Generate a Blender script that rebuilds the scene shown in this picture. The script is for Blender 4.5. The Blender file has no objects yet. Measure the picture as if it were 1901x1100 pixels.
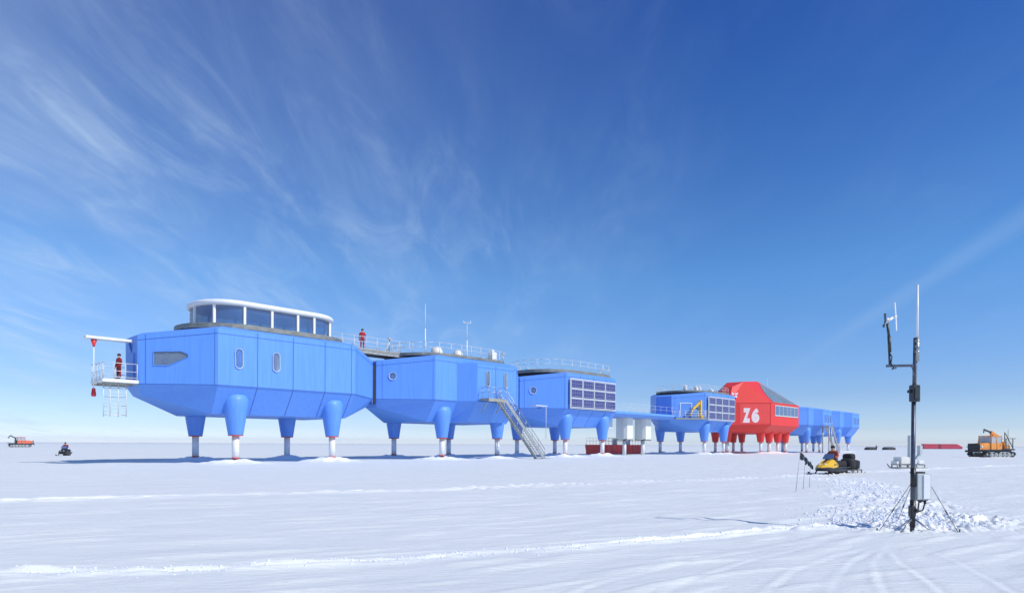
import bpy, bmesh, math, random
import numpy as np
from mathutils import Vector, Matrix
from mathutils.geometry import tessellate_polygon
random.seed(7); rng = np.random.RandomState(5)
S = bpy.context.scene; COL = S.collection
PI = math.pi
F = 1200.0; HC = 1.55; ROLL = 0.0042
D1 = Vector((.692, .722, 0)); D2 = Vector((-.722, .692, 0)); TH = math.atan2(.722, .692)
CA = Vector((-21.04, 46.2, 0))
def P(px, py, z=0.0):
    """photo pixel of a ground point -> world point"""
    u = px - 950.5; v = (py - 824) - ROLL * u
    Y = (HC - z) * F / v
    return Vector((u / F * Y, Y, z))
def LW(t, w, z=0.0):
    return CA + D1 * t + D2 * w + Vector((0, 0, z))

# ------------------------------------------------------------------ materials
MATS = {}
def mat(name, col, rough=.5, metal=0.0, noise=0.0, nscale=4.0, bump=0.0, bscale=20.0, coat=0.0, alpha=1.0, stretch=(1, 1, 1), col2=None, spec=.5):
    m = bpy.data.materials.new(name); m.use_nodes = True
    nt = m.node_tree; b = nt.nodes['Principled BSDF']
    b.inputs['Base Color'].default_value = (*col, 1)
    b.inputs['Roughness'].default_value = rough; b.inputs['Metallic'].default_value = metal
    b.inputs['Coat Weight'].default_value = coat; b.inputs['Coat Roughness'].default_value = .15
    b.inputs['Alpha'].default_value = alpha
    b.inputs['Specular IOR Level'].default_value = spec
    if noise or bump:
        tc = nt.nodes.new('ShaderNodeTexCoord'); mp = nt.nodes.new('ShaderNodeMapping')
        mp.inputs['Scale'].default_value = stretch
        nt.links.new(tc.outputs['Object'], mp.inputs['Vector'])
    if noise:
        n = nt.nodes.new('ShaderNodeTexNoise'); n.inputs['Scale'].default_value = nscale; n.inputs['Detail'].default_value = 6
        nt.links.new(mp.outputs[0], n.inputs['Vector'])
        r = nt.nodes.new('ShaderNodeMapRange'); r.inputs[1].default_value = .3; r.inputs[2].default_value = .7
        nt.links.new(n.outputs[0], r.inputs[0])
        mx = nt.nodes.new('ShaderNodeMix'); mx.data_type = 'RGBA'
        c2 = col2 or tuple(c * (1 - noise) for c in col)
        mx.inputs[6].default_value = (*c2, 1); mx.inputs[7].default_value = (*col, 1)
        nt.links.new(r.outputs[0], mx.inputs[0]); nt.links.new(mx.outputs[2], b.inputs['Base Color'])
    if bump:
        n = nt.nodes.new('ShaderNodeTexNoise'); n.inputs['Scale'].default_value = bscale; n.inputs['Detail'].default_value = 5
        nt.links.new(mp.outputs[0], n.inputs['Vector'])
        bp = nt.nodes.new('ShaderNodeBump'); bp.inputs['Strength'].default_value = bump; bp.inputs['Distance'].default_value = .05
        nt.links.new(n.outputs[0], bp.inputs['Height']); nt.links.new(bp.outputs[0], b.inputs['Normal'])
    MATS[name] = m; return m
BLUE = mat('blue_cladding', (.095, .275, .80), .55, noise=.1, col2=(.12, .315, .80), nscale=1.2, stretch=(5, 5, .35), coat=.06, bump=.06, bscale=2)
SEAM = mat('panel_joint', (.05, .15, .50), .6, noise=.2)
RED = mat('red_cladding', (.78, .028, .016), .55, noise=.13, nscale=1.1, stretch=(4, 4, .4), coat=.06, bump=.06, bscale=2)
RSEAM = mat('red_panel_joint', (.45, .02, .015), .6, noise=.2)
RSQ = mat('pale_red_panel', (.88, .07, .055), .42, noise=.08, nscale=1.1)
LETTER = mat('letter_white', (.88, .72, .68), .5, noise=.1, nscale=3)
WHITE = mat('white_paint', (.8, .81, .8), .45, noise=.1, nscale=3)
RIM = mat('window_rim', (.45, .55, .68), .5, noise=.1)
CREAM = mat('cream_gelcoat', (.78, .77, .68), .4, noise=.08, nscale=2, stretch=(1, 1, .3))
STEEL = mat('galvanised_steel', (.50, .51, .48), .45, .55, noise=.35, nscale=3)
DSTEEL = mat('dark_steel', (.06, .065, .07), .45, .4, noise=.3, nscale=5)
RAIL = mat('rail_white', (.66, .68, .68), .45, .1, noise=.1)
DECK = mat('deck_grating', (.40, .40, .35), .7, noise=.4, nscale=5)
FASCIA = mat('deck_fascia', (.30, .31, .27), .6, .3, noise=.45, nscale=1.5, stretch=(1, 1, 4))
RUBBER = mat('black_rubber', (.02, .02, .022), .6, noise=.4, nscale=8)
BELLOWS = mat('bellows_grey', (.10, .10, .12), .7, noise=.3)
ORANGE = mat('orange_paint', (.9, .33, .04), .45, noise=.3, nscale=3, coat=.2)
FARORANGE = mat('orange_red_paint', (.80, .16, .08), .5, noise=.25, nscale=2)
YELLOW = mat('yellow_paint', (.85, .50, .01), .35, noise=.12, nscale=5, coat=.4)
BLACK = mat('black_plastic', (.014, .014, .016), .4, noise=.3, nscale=8)
BAG = mat('black_canvas', (.018, .019, .022), .85, noise=.5, nscale=9, bump=.5)
SUIT = mat('red_suit', (.55, .018, .015), .8, noise=.35, nscale=7, bump=.4)
SUITD = mat('dark_red_suit', (.34, .015, .015), .8, noise=.35, nscale=7, bump=.4)
RSUIT = mat('rust_jacket', (.42, .07, .03), .8, noise=.4, nscale=7, bump=.4)
NAVY = mat('navy_trousers', (.02, .022, .045), .8, noise=.35, nscale=7, bump=.4)
TROUSERRED = mat('red_trousers', (.42, .02, .02), .8, noise=.35, nscale=7, bump=.4)
BOOT = mat('boot_black', (.02, .02, .02), .6, noise=.3)
SKIN = mat('skin', (.55, .32, .22), .55, noise=.1)
HAT = mat('dark_hat', (.03, .025, .03), .9, noise=.4, nscale=12)
GREYBOX = mat('enclosure_grey', (.52, .56, .55), .4, noise=.08, nscale=4)
WPLAST = mat('white_plastic', (.82, .83, .84), .35, noise=.05)
SPIPE = mat('silver_pipe', (.42, .45, .46), .35, .75, noise=.25, nscale=10)
RCONT = mat('red_container_paint', (.85, .05, .035), .5, noise=.25, nscale=1.2)
FARRED = mat('crimson_container_paint', (.62, .03, .07), .5, noise=.25, nscale=.6)
TARP = mat('dark_tarpaulin', (.06, .055, .06), .8, noise=.4, nscale=2, bump=.4, bscale=3)
FLAG = mat('grey_flag_cloth', (.07, .09, .11), .85, noise=.3, nscale=9)
BAMBOO = mat('bamboo', (.42, .40, .34), .6, noise=.4, nscale=12)
CLEARC = mat('snow_clod', (.86, .88, .93), .7, noise=.06, nscale=8, bump=.5, bscale=30)
ROOM = mat('interior_wall', (.85, .88, .9), .8, noise=.1)
DRESS = mat('blue_jumper', (.02, .05, .2), .8, noise=.2)
GLASS = mat('window_glass', (.10, .17, .33), .06, noise=.25, nscale=.6, spec=.8)
LGLASS = mat('lounge_glass', (.07, .17, .42), .05, alpha=.62, noise=.3, nscale=.5, spec=.9)
PGLASS = mat('pale_glass', (.36, .46, .58), .08, noise=.3, nscale=.6, spec=.8)
CGLASS = mat('clear_glass', (.32, .44, .60), .05, alpha=.30, noise=.1, spec=.8)
SGLASS = mat('skylight_glass', (.24, .31, .33), .08, noise=.3, nscale=.6, spec=.7)
CABGL = mat('cab_glass', (.55, .62, .66), .08, alpha=.55, noise=.1)
HEAD = mat('headlight_lens', (.85, .84, .74), .15, noise=.05)
REDP = mat('signal_red', (.75, .03, .03), .45, noise=.1)
REDRING = mat('red_ring', (.6, .07, .05), .5, noise=.1)
UBLUE = mat('flag_blue', (.02, .05, .28), .5, noise=.1)
UWHITE = mat('flag_white', (.8, .8, .8), .5, noise=.05)
# solar cells: dark blue with fine grid
def solar():
    m = bpy.data.materials.new('solar_cells'); m.use_nodes = True; nt = m.node_tree; b = nt.nodes['Principled BSDF']
    tc = nt.nodes.new('ShaderNodeTexCoord'); br = nt.nodes.new('ShaderNodeTexBrick')
    mp = nt.nodes.new('ShaderNodeMapping'); mp.inputs['Rotation'].default_value = (PI/2, 0, 0)
    br.offset = 0; br.inputs['Color1'].default_value = (.04, .045, .15, 1); br.inputs['Color2'].default_value = (.06, .062, .20, 1)
    br.inputs['Mortar'].default_value = (.22, .24, .42, 1); br.inputs['Scale'].default_value = 1
    br.inputs['Mortar Size'].default_value = .018; br.inputs['Brick Width'].default_value = .42; br.inputs['Row Height'].default_value = .36
    nt.links.new(tc.outputs['Object'], mp.inputs[0]); nt.links.new(mp.outputs[0], br.inputs[0]); nt.links.new(br.outputs[0], b.inputs['Base Color'])
    b.inputs['Roughness'].default_value = .25
    return m
SOLAR = solar()

# ------------------------------------------------------------------ mesh builder
class MB:
    def __init__(s): s.v = []; s.f = []; s.m = []; s.s = []; s.cur = 0
    def add(s, vs, fs, smooth=False):
        o = len(s.v); s.v += [Vector(p) for p in vs]
        for f in fs: s.f.append([o + i for i in f]); s.m.append(s.cur); s.s.append(smooth)
        return s
    def box(s, x0, x1, y0, y1, z0, z1):
        return s.add([(x0,y0,z0),(x1,y0,z0),(x1,y1,z0),(x0,y1,z0),(x0,y0,z1),(x1,y0,z1),(x1,y1,z1),(x0,y1,z1)],
                     [(0,3,2,1),(4,5,6,7),(0,1,5,4),(1,2,6,5),(2,3,7,6),(3,0,4,7)])
    def bbox(s, x0, x1, y0, y1, z0, z1, b=.03):
        """box with chamfered edges along z and top"""
        pl = [(x0+b,y0),(x1-b,y0),(x1,y0+b),(x1,y1-b),(x1-b,y1),(x0+b,y1),(x0,y1-b),(x0,y0+b)]
        cx, cy = (x0+x1)/2, (y0+y1)/2
        def ins(k): return [(cx+(x-cx)*(1-2*k/max(.01,abs(x1-x0))), cy+(y-cy)*(1-2*k/max(.01,abs(y1-y0)))) for x, y in pl]
        L = [[(*p, z0) for p in ins(b)], [(*p, z0+b) for p in pl], [(*p, z1-b) for p in pl], [(*p, z1) for p in ins(b)]]
        return s.loft(L)
    def loft(s, L, cap=True, smooth=False):
        n = len(L[0]); vs = [p for l in L for p in l]; fs = []
        for k in range(len(L)-1):
            for i in range(n):
                j = (i+1) % n; fs.append((k*n+i, k*n+j, (k+1)*n+j, (k+1)*n+i))
        s.add(vs, fs, smooth)
        if cap:
            o = len(s.v) - len(vs)
            s.f.append([o+i for i in reversed(range(n))]); s.m.append(s.cur); s.s.append(False)
            s.f.append([o+(len(L)-1)*n+i for i in range(n)]); s.m.append(s.cur); s.s.append(False)
        return s
    def tube(s, p, q, r, n=8, r2=None, cap=True):
        p = Vector(p); q = Vector(q); r2 = r if r2 is None else r2
        d = (q-p).normalized(); a = d.cross(Vector((0,0,1)) if abs(d.z) < .9 else Vector((1,0,0))).normalized(); b = d.cross(a)
        ring = lambda c, rr: [c + (a*math.cos(2*PI*i/n) + b*math.sin(2*PI*i/n))*rr for i in range(n)]
        return s.loft([ring(p, r), ring(q, r2)], cap, True)
    def path(s, pts, r, n=6):
        for a, b in zip(pts[:-1], pts[1:]): s.tube(a, b, r, n)
        return s
    def lathe(s, prof, c=(0,0,0), n=16):
        c = Vector(c)
        return s.loft([[c+Vector((r*math.cos(2*PI*i/n), r*math.sin(2*PI*i/n), z)) for i in range(n)] for r, z in prof], True, True)
    def ball(s, c, rx, ry, rz, n=12, k=7):
        c = Vector(c); L = []
        for j in range(k+1):
            a = -PI/2 + PI*j/k; rr = max(.02, math.cos(a))
            L.append([c+Vector((rx*rr*math.cos(2*PI*i/n), ry*rr*math.sin(2*PI*i/n), rz*math.sin(a))) for i in range(n)])
        return s.loft(L, True, True)
    def beam(s, p, q, wd, ht, up=(0,0,1)):
        p = Vector(p); q = Vector(q); d = (q-p).normalized(); up = Vector(up)
        a = d.cross(up)
        if a.length < .01: a = d.cross(Vector((1,0,0)))
        a.normalize(); b = a.cross(d).normalized()
        sec = lambda c: [c-a*wd/2-b*ht/2, c+a*wd/2-b*ht/2, c+a*wd/2+b*ht/2, c-a*wd/2+b*ht/2]
        return s.loft([sec(p), sec(q)])
    def prism(s, poly, z0, z1):
        return s.loft([[(x,y,z0) for x,y in poly], [(x,y,z1) for x,y in poly]])
    def plate(s, pts, nrm, th):
        """flat polygon pts (3d) extruded by th along nrm"""
        nrm = Vector(nrm).normalized(); a = [Vector(p) for p in pts]
        return s.loft([a, [p+nrm*th for p in a]])
    def build(s, name, mats, parent=None, org=(0,0,0), loc=None, **tg):
        if not isinstance(mats, (list, tuple)): mats = [mats]
        me = bpy.data.meshes.new(name); o3 = Vector(org)
        me.from_pydata([v-o3 for v in s.v], [], s.f)
        for m in mats: me.materials.append(m)
        me.polygons.foreach_set('material_index', s.m); me.polygons.foreach_set('use_smooth', s.s)
        bm = bmesh.new(); bm.from_mesh(me); bmesh.ops.recalc_face_normals(bm, faces=bm.faces); bm.to_mesh(me); bm.free()
        me.update()
        o = bpy.data.objects.new(name, me); COL.objects.link(o)
        if parent: o.parent = parent
        if loc is not None: o.location = loc
        tag(o, **tg); return o
def tag(o, label=None, category=None, group=None, kind=None):
    for k, v in (('label', label), ('category', category), ('group', group), ('kind', kind)):
        if v: o[k] = v
def thing(name, loc, rz, label, category, group=None):
    o = bpy.data.objects.new(name, None); COL.objects.link(o); o.location = loc; o.rotation_euler = (0, 0, rz)
    o.empty_display_size = .5; tag(o, label, category, group); return o
def copy_tree(o, parent=None):
    c = o.copy(); COL.objects.link(c); c.parent = parent
    for ch in list(o.children): copy_tree(ch, c)
    return c

# ------------------------------------------------------------------ ground
def vnoise(x, y, seed):
    r = np.random.RandomState(seed).rand(256, 256)
    xi = np.floor(x).astype(int); yi = np.floor(y).astype(int); fx = x-xi; fy = y-yi
    fx = fx*fx*(3-2*fx); fy = fy*fy*(3-2*fy)
    g = lambda a, b: r[a % 256, b % 256]
    return (g(xi,yi)*(1-fx)+g(xi+1,yi)*fx)*(1-fy)+(g(xi,yi+1)*(1-fx)+g(xi+1,yi+1)*fx)*fy - .5
def seg_dist(X, Y, pts):
    best = np.full(X.shape, 1e9); side = np.zeros(X.shape); al = np.zeros(X.shape); acc = 0
    for a, b in zip(pts[:-1], pts[1:]):
        dx, dy = b[0]-a[0], b[1]-a[1]; L = math.hypot(dx, dy)
        t = np.clip(((X-a[0])*dx+(Y-a[1])*dy)/(L*L), 0, 1)
        ex = X-(a[0]+t*dx); ey = Y-(a[1]+t*dy); d = np.hypot(ex, ey)
        sg = np.sign(ex*dy-ey*dx); m = d < best
        best = np.where(m, d, best); side = np.where(m, sg, side); al = np.where(m, acc+t*L, al); acc += L
    return best*side, al
def gp(l): return [tuple(P(a, b)[:2]) for a, b in l]
TRACK1 = gp([(-300,938),(0,930),(430,917),(860,907),(1250,893),(1470,884),(1640,874),(1760,868),(2100,852)])
TRACK2 = gp([(-300,1066),(0,1063),(300,1059),(560,1049),(760,1038),(870,1027),(1060,1018),(1200,1006),(1330,994),(1440,983),(1560,981)])
FAN = [gp(l) for l in ([(1640,1012),(1560,1030),(1480,1062),(1420,1110),(1380,1160)], [(1645,1014),(1590,1040),(1560,1075),(1545,1130)],
       [(1652,1014),(1630,1045),(1640,1080),(1680,1140)], [(1650,1012),(1680,1045),(1740,1085),(1800,1130)], [(1570,1000),(1450,1015),(1300,1040),(1120,1085),(1000,1130)],
       [(1700,1010),(1780,1040),(1860,1080),(1960,1140)], [(1540,1008),(1400,1040),(1260,1090),(1200,1130)])]
MAST = P(1693, 988)
LEGS = []   # filled with world xy of module feet
def mod_legs():
    for t0, ts in ((0,(1.71,9.75)),(20.0,(1.66,9.2)),(39.5,(1.0,8.4)),(73.4,(1.4,8.0)),(94.3,(1.5,5,8.5,12)),(117.2,(1.6,9.2)),(136.5,(1.6,9.2))):
        for q in ts:
            for w in ((1.0, 8.8) if t0 != 94.3 else (0.2, 9.6)):
                LEGS.append(LW(t0+q, w))
mod_legs()
STEPS = []
_r = random.Random(11)
for _path in ([(1560,884),(1563,900),(1590,925),(1640,950),(1690,972)], [(1600,888),(1640,905),(1660,930),(1700,960)], [(1420,984),(1500,982),(1580,985)], [(1730,975),(1790,985),(1850,975),(1895,965)]):
    _pp = gp(_path)
    for _a, _b in zip(_pp[:-1], _pp[1:]):
        _L = math.hypot(_b[0]-_a[0], _b[1]-_a[1]); _n = max(1, int(_L/.42))
        for _k in range(_n):
            _q = _k/_n; _s = .13 if _k % 2 else -.13
            STEPS.append((_a[0]+(_b[0]-_a[0])*_q+_s*(_b[1]-_a[1])/_L+_r.gauss(0, .05), _a[1]+(_b[1]-_a[1])*_q-_s*(_b[0]-_a[0])/_L+_r.gauss(0, .05)))
def height(X, Y):
    R = np.hypot(X, Y)
    fade = np.clip(60/(R+1), 0, 1)
    u = X*.88+Y*.47; v = -X*.47+Y*.88
    h = (vnoise(u*.35, v*1.3, 1)*.035 + vnoise(u*.9+3, v*3.4, 2)*.018 + vnoise(u*2.2, v*7, 3)*.005)*fade
    wv = vnoise(X*.3+9, Y*.3, 14)
    h += np.maximum(0, vnoise(u*.8+7, v*4.2+wv*3, 15)-.08)*.07*fade
    h += vnoise(X*.02, Y*.02, 4)*.25*np.clip((R-20)/80, 0, 1) + vnoise(X*.004, Y*.004, 5)*1.0*np.clip((R-150)/400, 0, 1)
    h += vnoise(X*.12, Y*.5, 16)*.07*np.clip((R-16)/20, 0, 1)*np.clip(1.5-R/160, 0, 1)
    # vehicle tracks: churned snow thrown up on both sides of a shallow groove
    ch = np.zeros(X.shape)
    for T, wd, amp, sd in ((TRACK1, .34, .10, 20), (TRACK2, .20, .07, 24)):
        d, al = seg_dist(X, Y, T)
        rough = .55+.9*vnoise(al*1.1, d*2, sd)+.7*vnoise(al*4, d*5, sd+1)
        gap = np.clip(.95+1.0*vnoise(al*.35, d*0, sd+2), .5, 1.3)
        berm = np.exp(-((np.abs(d)-wd*.75)/(wd*.38))**2)*amp*rough*gap
        groove = -np.exp(-(d/(wd*.45))**2)*amp*.7*gap
        h += berm+groove; ch = np.maximum(ch, np.exp(-(d/(wd*1.2))**2)*np.clip(gap, 0, 1)*np.clip(rough+.2, 0, 1))
    for i, T in enumerate(FAN):
        d, al = seg_dist(X, Y, T); wd = .10
        k = np.clip(al/.8, .1, 1)*.6
        h += (np.exp(-((d-wd)/(wd*.5))**2)*.011 - np.exp(-(d/(wd*.5))**2)*.011)*k*(.7+.8*vnoise(al*1.5, d*0+i, 40+i))
    q = P(1838, 849); rr = ((X-q.x)/3.6)**2+((Y-q.y)/2.2)**2
    h += np.exp(-rr)*(.10+.35*vnoise(X*1.5, Y*1.5, 70))*(rr < 9)
    # trampled snow round the mast, trailing back towards the snowmobile
    for (c, rx, ry, amp) in ((MAST+Vector((.3,.6,0)), 1.25, .8, .09), (P(1705,956), 1.15, 2.2, .09), (P(1645,925), 1.1, 3.0, .08), (P(1588,895), .7, 5.0, .06), (P(1790,966), 1.1, .9, .055)):
        g = np.exp(-(((X-c.x)/rx)**2+((Y-c.y)/ry)**2)**1.5)
        cl = vnoise(X*6.5, Y*6.5, 50)+.8*vnoise(X*14, Y*12, 51)+.5*vnoise(X*25, Y*18, 52)
        h += g*np.sign(cl)*np.abs(cl)**.8*amp*1.35; ch = np.maximum(ch, g*.7)
    for (fx, fy) in STEPS:
        d2 = (X-fx)**2+(Y-fy)**2
        h += -np.exp(-d2/.016)*.075+np.exp(-d2/.06)*.035; ch = np.maximum(ch, np.exp(-d2/.07)*.6)
    g = np.exp(-(((X-MAST.x-1)/2.6)**2+((Y-MAST.y)/1.6)**2))
    h += g*.05
    # snow mounds piled round the station's feet
    for L in LEGS:
        r = np.hypot((X-L.x)/1.0, (Y-L.y)/1.0)
        m = np.exp(-(r/1.6)**3)
        h += m*(.34+.3*vnoise(X*1.3, Y*1.3, 60)+.2*vnoise(X*3, Y*3, 62)) + np.exp(-((r-2.1)/.7)**2)*.12*(.5+vnoise(X*2, Y*2, 61)*1.6)
        ch = np.maximum(ch, np.clip(m*1.5+np.exp(-(r/2.8)**4)*.5, 0, 1))
    return h, ch
def ground():
    fine = np.radians(np.linspace(-47, 47, 900)); coarse = np.radians(np.linspace(47, 313, 70)[1:-1])
    A = np.concatenate([fine, coarse]); nA = len(A)
    r = [1.2]
    while r[-1] < 4: r.append(r[-1]*1.03)
    while r[-1] < 22: r.append(r[-1]*1.0055)
    while r[-1] < 42: r.append(r[-1]*1.011)
    while r[-1] < 72: r.append(r[-1]*1.006)
    while r[-1] < 130: r.append(r[-1]*1.012)
    while r[-1] < 45000: r.append(r[-1]*1.045)
    R = np.array(r); nR = len(R)
    X = (R[:,None]*np.sin(A)[None,:]); Y = (R[:,None]*np.cos(A)[None,:])
    H, C = height(X, Y)
    V = np.stack([X, Y, H], -1).reshape(-1, 3); V = np.vstack([V, [[0, 0, 0]]])
    i, j = np.meshgrid(np.arange(nR-1), np.arange(nA), indexing='ij'); j2 = (j+1) % nA
    Q = np.stack([i*nA+j, i*nA+j2, (i+1)*nA+j2, (i+1)*nA+j], -1).reshape(-1, 4)[:, ::-1]
    T = np.stack([np.full(nA, nR*nA), (np.arange(nA)+1) % nA, np.arange(nA)], -1)[:, ::-1]
    me = bpy.data.meshes.new('snow_ground')
    me.from_pydata(V.tolist(), [], Q.tolist()+T.tolist()); me.polygons.foreach_set('use_smooth', [True]*len(me.polygons))
    a = me.attributes.new('churn', 'FLOAT', 'POINT'); a.data.foreach_set('value', np.append(C.reshape(-1), 0).astype(np.float32))
    me.update()
    o = bpy.data.objects.new('snow_ground', me); COL.objects.link(o); o['kind'] = 'structure'
    m = bpy.data.materials.new('snow'); m.use_nodes = True; nt = m.node_tree; b = nt.nodes['Principled BSDF']
    N = nt.nodes.new; LK = nt.links.new
    tc = N('ShaderNodeTexCoord'); mp = N('ShaderNodeMapping'); mp.inputs['Rotation'].default_value = (0, 0, -math.atan2(.47, .88)); mp.inputs['Scale'].default_value = (.5, 2.2, 1)
    LK(tc.outputs['Object'], mp.inputs[0])
    n1 = N('ShaderNodeTexNoise'); n1.inputs['Scale'].default_value = .6; n1.inputs['Detail'].default_value = 9; n1.inputs['Roughness'].default_value = .6; LK(mp.outputs[0], n1.inputs[0])
    at = N('ShaderNodeAttribute'); at.attribute_name = 'churn'
    r1 = N('ShaderNodeMapRange'); r1.inputs[1].default_value = .3; r1.inputs[2].default_value = .7; LK(n1.outputs[0], r1.inputs[0])
    mx = N('ShaderNodeMix'); mx.data_type = 'RGBA'; mx.inputs[6].default_value = (.705, .735, .70, 1); mx.inputs[7].default_value = (.775, .795, .75, 1); LK(r1.outputs[0], mx.inputs[0])
    m2 = N('ShaderNodeMix'); m2.data_type = 'RGBA'; m2.inputs[7].default_value = (.93, .945, .93, 1); LK(mx.outputs[2], m2.inputs[6]); LK(at.outputs['Fac'], m2.inputs[0])
    LK(m2.outputs[2], b.inputs['Base Color']); b.inputs['Roughness'].default_value = .55; b.inputs['Specular IOR Level'].default_value = .25
    n2 = N('ShaderNodeTexNoise'); n2.inputs['Scale'].default_value = 5; n2.inputs['Detail'].default_value = 8; n2.inputs['Roughness'].default_value = .65; LK(mp.outputs[0], n2.inputs[0])
    n3 = N('ShaderNodeTexNoise'); n3.inputs['Scale'].default_value = 60; n3.inputs['Detail'].default_value = 3; LK(tc.outputs['Object'], n3.inputs[0])
    b1 = N('ShaderNodeBump'); b1.inputs['Strength'].default_value = .5; b1.inputs['Distance'].default_value = .09; LK(n2.outputs[0], b1.inputs['Height'])
    b2 = N('ShaderNodeBump'); b2.inputs['Strength'].default_value = .35; b2.inputs['Distance'].default_value = .008; LK(n3.outputs[0], b2.inputs['Height']); LK(b1.outputs[0], b2.inputs['Normal'])
    LK(b2.outputs[0], b.inputs['Normal'])
    me.materials.append(m)
ground()
def gzs(pts):
    a = np.array(pts); return height(a[:, 0:1], a[:, 1:2])[0][:, 0]
def gz(x, y):
    return float(height(np.array([[x]]), np.array([[y]]))[0][0, 0])

# loose snow lumps kicked up round the mast
def clods():
    mb = MB(); cs = []
    for k in range(4000):
        if k < 1700: yy = abs(random.gauss(0, 1.6)); c = (MAST.x+.35+yy*.25+random.gauss(0, .75), MAST.y+.3+yy)
        elif k < 2600:
            q = random.random(); p = P(1650-65*q, 938-44*q); c = (p.x+random.gauss(0, .6), p.y+random.gauss(0, .6))
        else:
            T = TRACK2; a = random.randrange(1, len(T)-1); q = random.random()
            c = (T[a][0]*(1-q)+T[a+1][0]*q+random.gauss(0, .12), T[a][1]*(1-q)+T[a+1][1]*q+random.gauss(0, .12))
        r = random.choice((.012,.016,.02,.028,.04))*random.uniform(.8,1.2)*(1.0 if k < 2600 else .42)
        cs.append((c, r))
    zs = gzs([c for c, _ in cs])
    for (c, r), z in zip(cs, zs):
        z = float(z)+r*.3; L = []
        ph = random.random()*6
        for zz, rr in ((-.8, .55), (0, 1), (.6, .6)):
            L.append([(c[0]+math.cos(ph+2*PI*i/5)*r*rr*random.uniform(.7, 1.3), c[1]+math.sin(ph+2*PI*i/5)*r*rr*random.uniform(.7, 1.3), z+zz*r*random.uniform(.6, 1)) for i in range(5)])
        mb.loft(L)
    mb.build('snow_clumps', CLEARC, label='loose lumps of snow kicked up around the weather mast', category='snow lumps', kind='stuff')
clods()

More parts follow.
